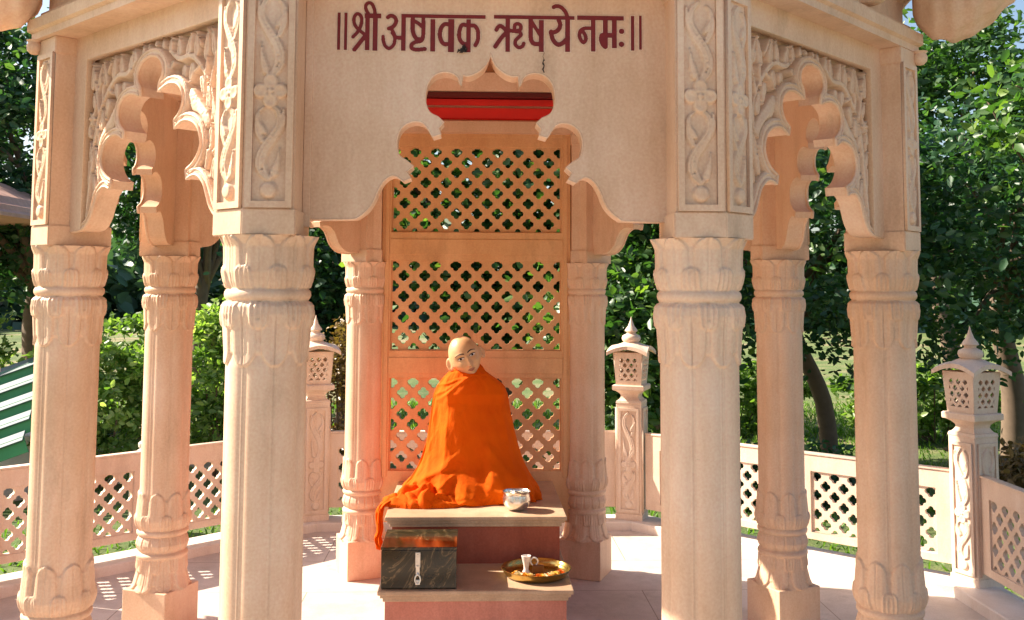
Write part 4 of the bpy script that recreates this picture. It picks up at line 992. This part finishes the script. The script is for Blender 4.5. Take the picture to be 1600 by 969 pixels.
for k in (0, 1, 2, 3, 7):
    e = empty('lantern_post', (RV[k].x, RV[k].y, 0), label=pk[k], cat='lantern post', group='stone lantern posts of the railing'); e.rotation_euler.z = RAD(22.5+45*k)
    p = link('post', LP_post, MRAIL, e); link('neck', LP_neck, MRAIL, e)
    lan = link('lantern', (lambda mm: (mm.box(-.104, .104, -.104, .104, 1.172, 1.186, .003), mm.mesh('lantern_top'))[1])(MB()), MRAIL, e)
    for q in range(4):
        R4 = Matrix.Rotation(q*pi/2, 4, 'Z'); Mb = R4 @ Matrix(((0, 0, 1, PW+.0012), (1, 0, 0, 0), (0, 1, 0, 0), (0, 0, 0, 1)))
        link('carving', LP_rel, MRAIL, p, Mb, True); link('carving_frame', LP_fr, MRAIL, p, Mb)
        tl = atan2(.016, .216)
        Mf = R4 @ Matrix(((0, 0, 1, .088), (1, 0, 0, 0), (0, 1, 0, 0), (0, 0, 0, 1))) @ Matrix.Translation((0, .962, 0)) @ Matrix.Rotation(tl, 4, 'X') @ Matrix.Translation((0, -.962, 0))
        link('lantern_face', LP_face, MRAIL, lan, Mf)
    link('cap', LP_cap, MRAIL, e); link('finial', LP_fin, MRAIL, e)

# ================================================================== VEGETATION
LEAF = np.array([(0, 0, 0), (.30, -.26, .05), (.30, .26, .05), (.68, -.24, .03), (.68, .24, .03), (1, 0, -.08), (.34, 0, -.02), (.68, 0, -.03)])
LFACE = np.array([(0, 1, 6, 6), (0, 6, 2, 2)])
def leaves(name, P, size, mat, up=.3, ratio=1.0, droop=.2, seed=0, tone=None):
    rs = np.random.default_rng(seed); n = len(P); L = size*rs.uniform(.6, 1.3, n)
    dirv = rs.standard_normal((n, 3)); dirv[:, 2] = dirv[:, 2]*.6-droop; dirv /= np.linalg.norm(dirv, axis=1)[:, None]
    nr_ = rs.standard_normal((n, 3))+np.array([-.25, -.1, up*2]); nr_ -= (nr_*dirv).sum(1)[:, None]*dirv; nr_ /= np.linalg.norm(nr_, axis=1)[:, None]
    sd = np.cross(nr_, dirv)
    pts = np.array([(0, 0, 0), (.32, -.27, .06), (.75, -.20, .04), (1.0, 0, -.05), (.75, .20, .04), (.32, .27, .06)])
    V = P[:, None]+L[:, None, None]*(pts[None, :, 0:1]*dirv[:, None]+pts[None, :, 1:2]*ratio*sd[:, None]+pts[None, :, 2:3]*nr_[:, None])
    b = (np.arange(n)*6)[:, None]; F = np.stack([b+np.array([0, 1, 2, 3]), b+np.array([0, 3, 4, 5])], 1).reshape(-1, 4)
    me = npmesh(name, V.reshape(-1, 3), F); me.materials.append(mat)
    rv = rs.beta(1.6, 2.6, n) if tone is None else np.clip(tone+rs.normal(0, .18, n), 0, 1)
    at = me.attributes.new('rnd', 'FLOAT', 'FACE'); at.data.foreach_set('value', np.repeat(rv, 2).astype(np.float32)); return me
def crown_pts(c, r, nclump, per, seed, spread=.34, hollow=.35, flat=1.0):
    rs = np.random.default_rng(seed); d = rs.standard_normal((nclump, 3)); d /= np.linalg.norm(d, axis=1)[:, None]
    rad = rs.uniform(hollow, 1, nclump)**.6; C_ = np.array(c)+d*rad[:, None]*np.array(r); out = []; tn = []
    for q in C_:
        k = int(per*rs.uniform(.5, 1.5)); s_ = spread*rs.uniform(.6, 1.3)
        out.append(q+rs.standard_normal((k, 3))*s_*np.array([.6, .6, .42*flat])); tn.append(np.full(k, rs.uniform(.1, .75)))
    return np.concatenate(out), np.concatenate(tn), C_
def tree(name, base, trunk_h, lean, c, r, nclump, per, size, mat, label, seed, tr=.10, spread=.34, cat='tree', ratio=1.0, group=None, extra=None):
    e = empty(name, base, label=label, cat=cat); 
    if group: e['group'] = group
    P, tn, C_ = crown_pts(c, r, nclump, per, seed, spread)
    if extra is not None:
        P2, t2, C2 = crown_pts(*extra); P = np.concatenate([P, P2]); tn = np.concatenate([tn, t2]); C_ = np.concatenate([C_, C2])
    P = P-np.array(base); keep = P[:, 2] > .1; P, tn = P[keep], tn[keep]
    cr_ = link('crown', leaves('crown', P, size, mat, seed=seed, ratio=ratio, tone=tn), None, e)
    m = MB(); rs = np.random.default_rng(seed+5); topp = np.array([lean[0], lean[1], trunk_h])
    tp = smoothpts([(0, 0, -.1), (lean[0]*.25+.04, lean[1]*.3, trunk_h*.35), (lean[0]*.6-.05, lean[1]*.6, trunk_h*.7), tuple(topp)], 4)
    m.tube(tp, list(np.linspace(tr*1.25, tr*.7, len(tp))), 10)
    for q in C_[::max(1, len(C_)//12)]:
        tgt = q-np.array(base); mid = topp*.45+tgt*.55+rs.normal(0, .12, 3); st_ = topp*rs.uniform(.75, 1)
        pp = smoothpts([st_, mid, tgt], 4); m.tube(pp, list(np.linspace(tr*.45, .008, len(pp))), 6)
    link('trunk', m.mesh('trunk'), MBARK, e, smooth=True); return e
GZ = -.34
# right: big broad-leaved tree with a leaning trunk, further trees around it
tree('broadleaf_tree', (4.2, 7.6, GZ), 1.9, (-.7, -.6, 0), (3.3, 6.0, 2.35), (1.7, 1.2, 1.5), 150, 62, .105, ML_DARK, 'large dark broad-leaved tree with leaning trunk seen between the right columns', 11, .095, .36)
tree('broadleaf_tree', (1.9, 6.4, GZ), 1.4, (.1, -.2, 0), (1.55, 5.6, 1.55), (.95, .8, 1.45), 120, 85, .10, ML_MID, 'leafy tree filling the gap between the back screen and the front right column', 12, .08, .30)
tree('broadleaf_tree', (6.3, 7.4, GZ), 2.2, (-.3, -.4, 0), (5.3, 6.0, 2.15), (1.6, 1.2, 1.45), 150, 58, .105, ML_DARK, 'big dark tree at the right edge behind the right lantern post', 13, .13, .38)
tree('broadleaf_tree', (6.9, 5.2, GZ), 2.6, (-1.1, -.5, 0), (5.0, 4.0, 3.1), (.8, .6, .55), 34, 38, .12, ML_MID, 'light green leafy branches reaching in at the upper right edge', 14, .05, .25)
tree('broadleaf_tree', (.3, 8.2, GZ), 1.8, (.1, -.2, 0), (.2, 7.6, 2.6), (1.7, .9, 1.9), 190, 95, .13, ML_MID, 'sunlit tree standing directly behind the lattice screen', 15, .1, .36)
tree('broadleaf_tree', (-1.7, 8.8, GZ), 1.9, (.1, .1, 0), (-1.9, 8.3, 2.2), (.95, .8, 1.5), 100, 100, .12, ML_DARK, 'dark tree seen between the left front column and the back left column', 16, .1, .34)
tree('broadleaf_tree', (-5.9, 9.6, GZ), 2.2, (.1, 0, 0), (-6.3, 9.4, 3.3), (1.1, 1.0, 1.9), 130, 95, .12, ML_DARK, 'tall dark tree with a thick trunk at the left edge', 17, .22, .40)
tree('broadleaf_tree', (-4.6, 12.6, GZ), 2.4, (.2, 0, 0), (-4.8, 12.4, 3.7), (1.7, 1.0, 1.5), 110, 80, .13, ML_DARK, 'dark tree behind the first two left columns', 18, .14, .42)
tree('broadleaf_tree', (7.6, 11.5, GZ), 2.6, (-.3, 0, 0), (7.4, 11.2, 4.2), (2.4, 1.2, 1.7), 150, 85, .15, ML_MID, 'tall tree with an airy top against the sky behind the right edge', 19, .14, .5)
tree('broadleaf_tree', (3.0, 11.5, GZ), 2.6, (0, 0, 0), (3.4, 11.2, 3.1), (2.4, 1.2, 2.4), 60, 60, .15, ML_DARK, 'dark tree in the second row behind the leaning tree', 20, .14, .5)
def bush(name, c, r, nclump, per, size, mat, label, seed, spread=.16, group=None, cat='bush'):
    e = empty(name, (c[0], c[1], GZ), label=label, cat=cat)
    if group: e['group'] = group
    P, tn, C_ = crown_pts(c, r, nclump, per, seed, spread, .2); P[:, 2] = np.maximum(P[:, 2], GZ+.02)
    link('foliage', leaves('foliage', P-np.array([c[0], c[1], GZ]), size, mat, seed=seed, tone=tn, droop=-.1), None, e)
    m = MB()
    for q in C_[::max(1, len(C_)//10)]: m.tube(smoothpts([(random.uniform(-.1, .1), random.uniform(-.1, .1), -.05), tuple((q-np.array([c[0], c[1], GZ]))*np.array([.6, .6, .5])), tuple(q-np.array([c[0], c[1], GZ]))], 3), .010, 5)
    link('stem', m.mesh('stem'), MBARK, e); return e
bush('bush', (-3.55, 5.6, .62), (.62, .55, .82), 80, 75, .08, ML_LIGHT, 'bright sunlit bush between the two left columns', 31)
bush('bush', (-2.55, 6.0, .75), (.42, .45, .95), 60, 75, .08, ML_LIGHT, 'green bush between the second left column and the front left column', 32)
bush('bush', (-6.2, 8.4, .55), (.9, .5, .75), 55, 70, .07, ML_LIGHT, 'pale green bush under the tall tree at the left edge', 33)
bush('bush', (-1.45, 6.6, .5), (.40, .40, .85), 45, 80, .06, ML_DRY, 'thin dry brown shrub behind the left rear lantern post', 34)
bush('bush', (3.55, 9.4, .15), (1.1, .5, .45), 60, 110, .09, ML_LIGHT, 'low bright green shrub behind the leaning trunk', 35)
bush('bush', (5.9, 8.6, .20), (1.3, .5, .50), 70, 110, .09, ML_LIGHT, 'low bright green shrub behind the right lantern post', 36)
bush('bush', (5.35, 5.0, -.05), (.8, .4, .26), 40, 70, .08, ML_DRY, 'low brown dry shrub on the shaded ground at the right edge', 37)
bush('bush', (2.6, 5.0, -.1), (1.3, .4, .22), 60, 80, .07, ML_DARK, 'low dark green plants along the right rear railing', 38)
# grass near the platform
n = 42000; rs = np.random.default_rng(3); gx = rs.uniform(-8, 9, n); gy = rs.uniform(1.5, 13, n); k = np.hypot(gx, gy) > 3.2; gx, gy = gx[k], gy[k]
gp = np.stack([gx, gy, np.full(len(gx), GZ-.02)], -1)
gl = leaves('grass', gp, .11, ML_GRASS, up=0, ratio=.30, droop=-1.6, seed=9)
link('grass', gl, None, None, kind='stuff', label='short patchy grass on the lawn outside the railing', cat='grass')
# far tree line
rs = np.random.default_rng(44); nn = 16000; a = rs.uniform(-1.0, 1.0, nn); Rf = rs.uniform(52, 62, nn)
hz = 5.2+1.4*np.sin(a*17)+1.0*np.sin(a*41+1)
P = np.stack([Rf*np.sin(a), Rf*np.cos(a), -.7+rs.uniform(0, 1, nn)**.8*hz], -1)
link('far_tree_line', leaves('far_tree_line', P, 1.3, ML_FAR, seed=44, ratio=1.3), None, None, kind='stuff', label='haze-tinted far line of trees beyond the fields', cat='trees')
# slatted awning at left edge, white wall, neighbouring roof, small finial
e = empty('awning', (-4.40, 4.6, GZ), label='slanting awning of wide green slats, tops coloured pale as sky reflection, at the left edge', cat='awning')
MPALE = plain('sky_lit_slat', (.055, .105, .11), .6, ns=5); MGRN = plain('green_slat', (.06, .30, .14), .5, ns=5)  # slat tops have the pale sky's reflection put into their colour
for k in range(5):
    z_ = .42+.165*k; y_ = .16*k
    R_s = Matrix.Translation((0, y_, z_)) @ Matrix.Rotation(RAD(-20), 4, 'Y')
    m = MB(); m.box(-.75, .62-.02*k, -.10, .03, .085, .10, .004, mat=R_s @ Matrix.Rotation(RAD(34), 4, 'X')); link('slat', m.mesh('slat_top'), MPALE, e)
    m = MB(); m.box(-.75, .62-.02*k, -.105, -.088, -.085, .055, .003, mat=R_s); link('slat_face', m.mesh('slat_face'), MGRN, e)
for x_ in (-.6, .45):
    m = MB(); m.box(x_-.03, x_+.03, .55, .61, 0, 1.2, .004); link('post', m.mesh('awning_post'), MBARK, e)
m = MB(); m.box(-2.2, 2.2, -.12, .12, -.1, .48, .02).box(-2.25, 2.25, -.16, .16, .48, .54, .015)
o = link('garden_wall', m.mesh('garden_wall'), plain('whitewash', (.70, .70, .68), .8, ns=6, bump=.3), None, label='low whitewashed garden wall beyond the left railing', cat='wall'); o.location = (-5.6, 5.4, GZ); o.rotation_euler.z = RAD(12)
nb_ = empty('neighbouring_pavilion', (-6.9, 7.5, GZ+.10), label='small pink roofed pavilion at the left edge among the trees', cat='pavilion')
m = MB()
def sqp(m, prof):
    sq(m, prof)
sqp(m, [(1.75, 2.62), (1.75, 2.66), (1.68, 2.70), (1.66, 2.76), (1.55, 2.80), (1.50, 2.88), (1.0, 3.12), (.25, 3.35), (.05, 3.6)]); link('roof', m.mesh('nb_roof'), MPINK, nb_)
for sx in (-1, 1):
    for sy in (-1, 1):
        m = MB(); m.box(sx*.6-.12, sx*.6+.12, sy*.9-.12, sy*.9+.12, 0, 2.63, .02); link('column', m.mesh('nb_column'), MPINK, nb_)
m = MB(); m.box(-.9, .9, -1.2, 1.2, -.1, .12, .02); link('floor', m.mesh('nb_floor'), MPINK, nb_)
fp = empty('stone_bollard', (-2.62, 3.9, GZ-.17), label='small white stone bollard with a round finial behind the left railing', cat='bollard')
m = MB(); sq(m, [(.09, 0), (.09, .72), (.11, .73), (.11, .77), (.08, .79), (.05, .82), (.05, .84)]); link('post', m.mesh('bollard_post'), MKERB, fp)
m = MB(); m.lathe([(.03, .835), (.055, .86), (.055, .89), (.03, .91), (.025, .93), (.035, .95), (.001, 1.02)], 20); link('finial', autosmooth(m.mesh('bollard_finial'), 50), MKERB, fp)
def rock(loc, s, seed, label):
    bm = bmesh.new(); bmesh.ops.create_icosphere(bm, subdivisions=3, radius=1)
    for v in bm.verts:
        p = np.array(v.co); f = 1+.18*float(fbm(p[0]*2.1, p[1]*2.3+p[2]*1.7, seed, 3)); v.co = Vector((p[0]*s[0]*f, p[1]*s[1]*f, p[2]*s[2]*f))
    me = bpy.data.meshes.new('rock'); bm.to_mesh(me); bm.free(); o = link('rock', me, MROCK, None, smooth=True, label=label, cat='rock'); o.location = loc
rock((-4.3, 5.3, GZ+.05), (.42, .3, .16), 1, 'flat pale rock by the garden wall beyond the left railing')
rock((-2.35, 6.6, GZ+.08), (.7, .4, .30), 2, 'broad grey green rock behind the left rear railing')
rock((4.15, 3.9, GZ+.22), (.16, .14, .10), 3, 'small pale stone behind the right railing beside the lantern post')
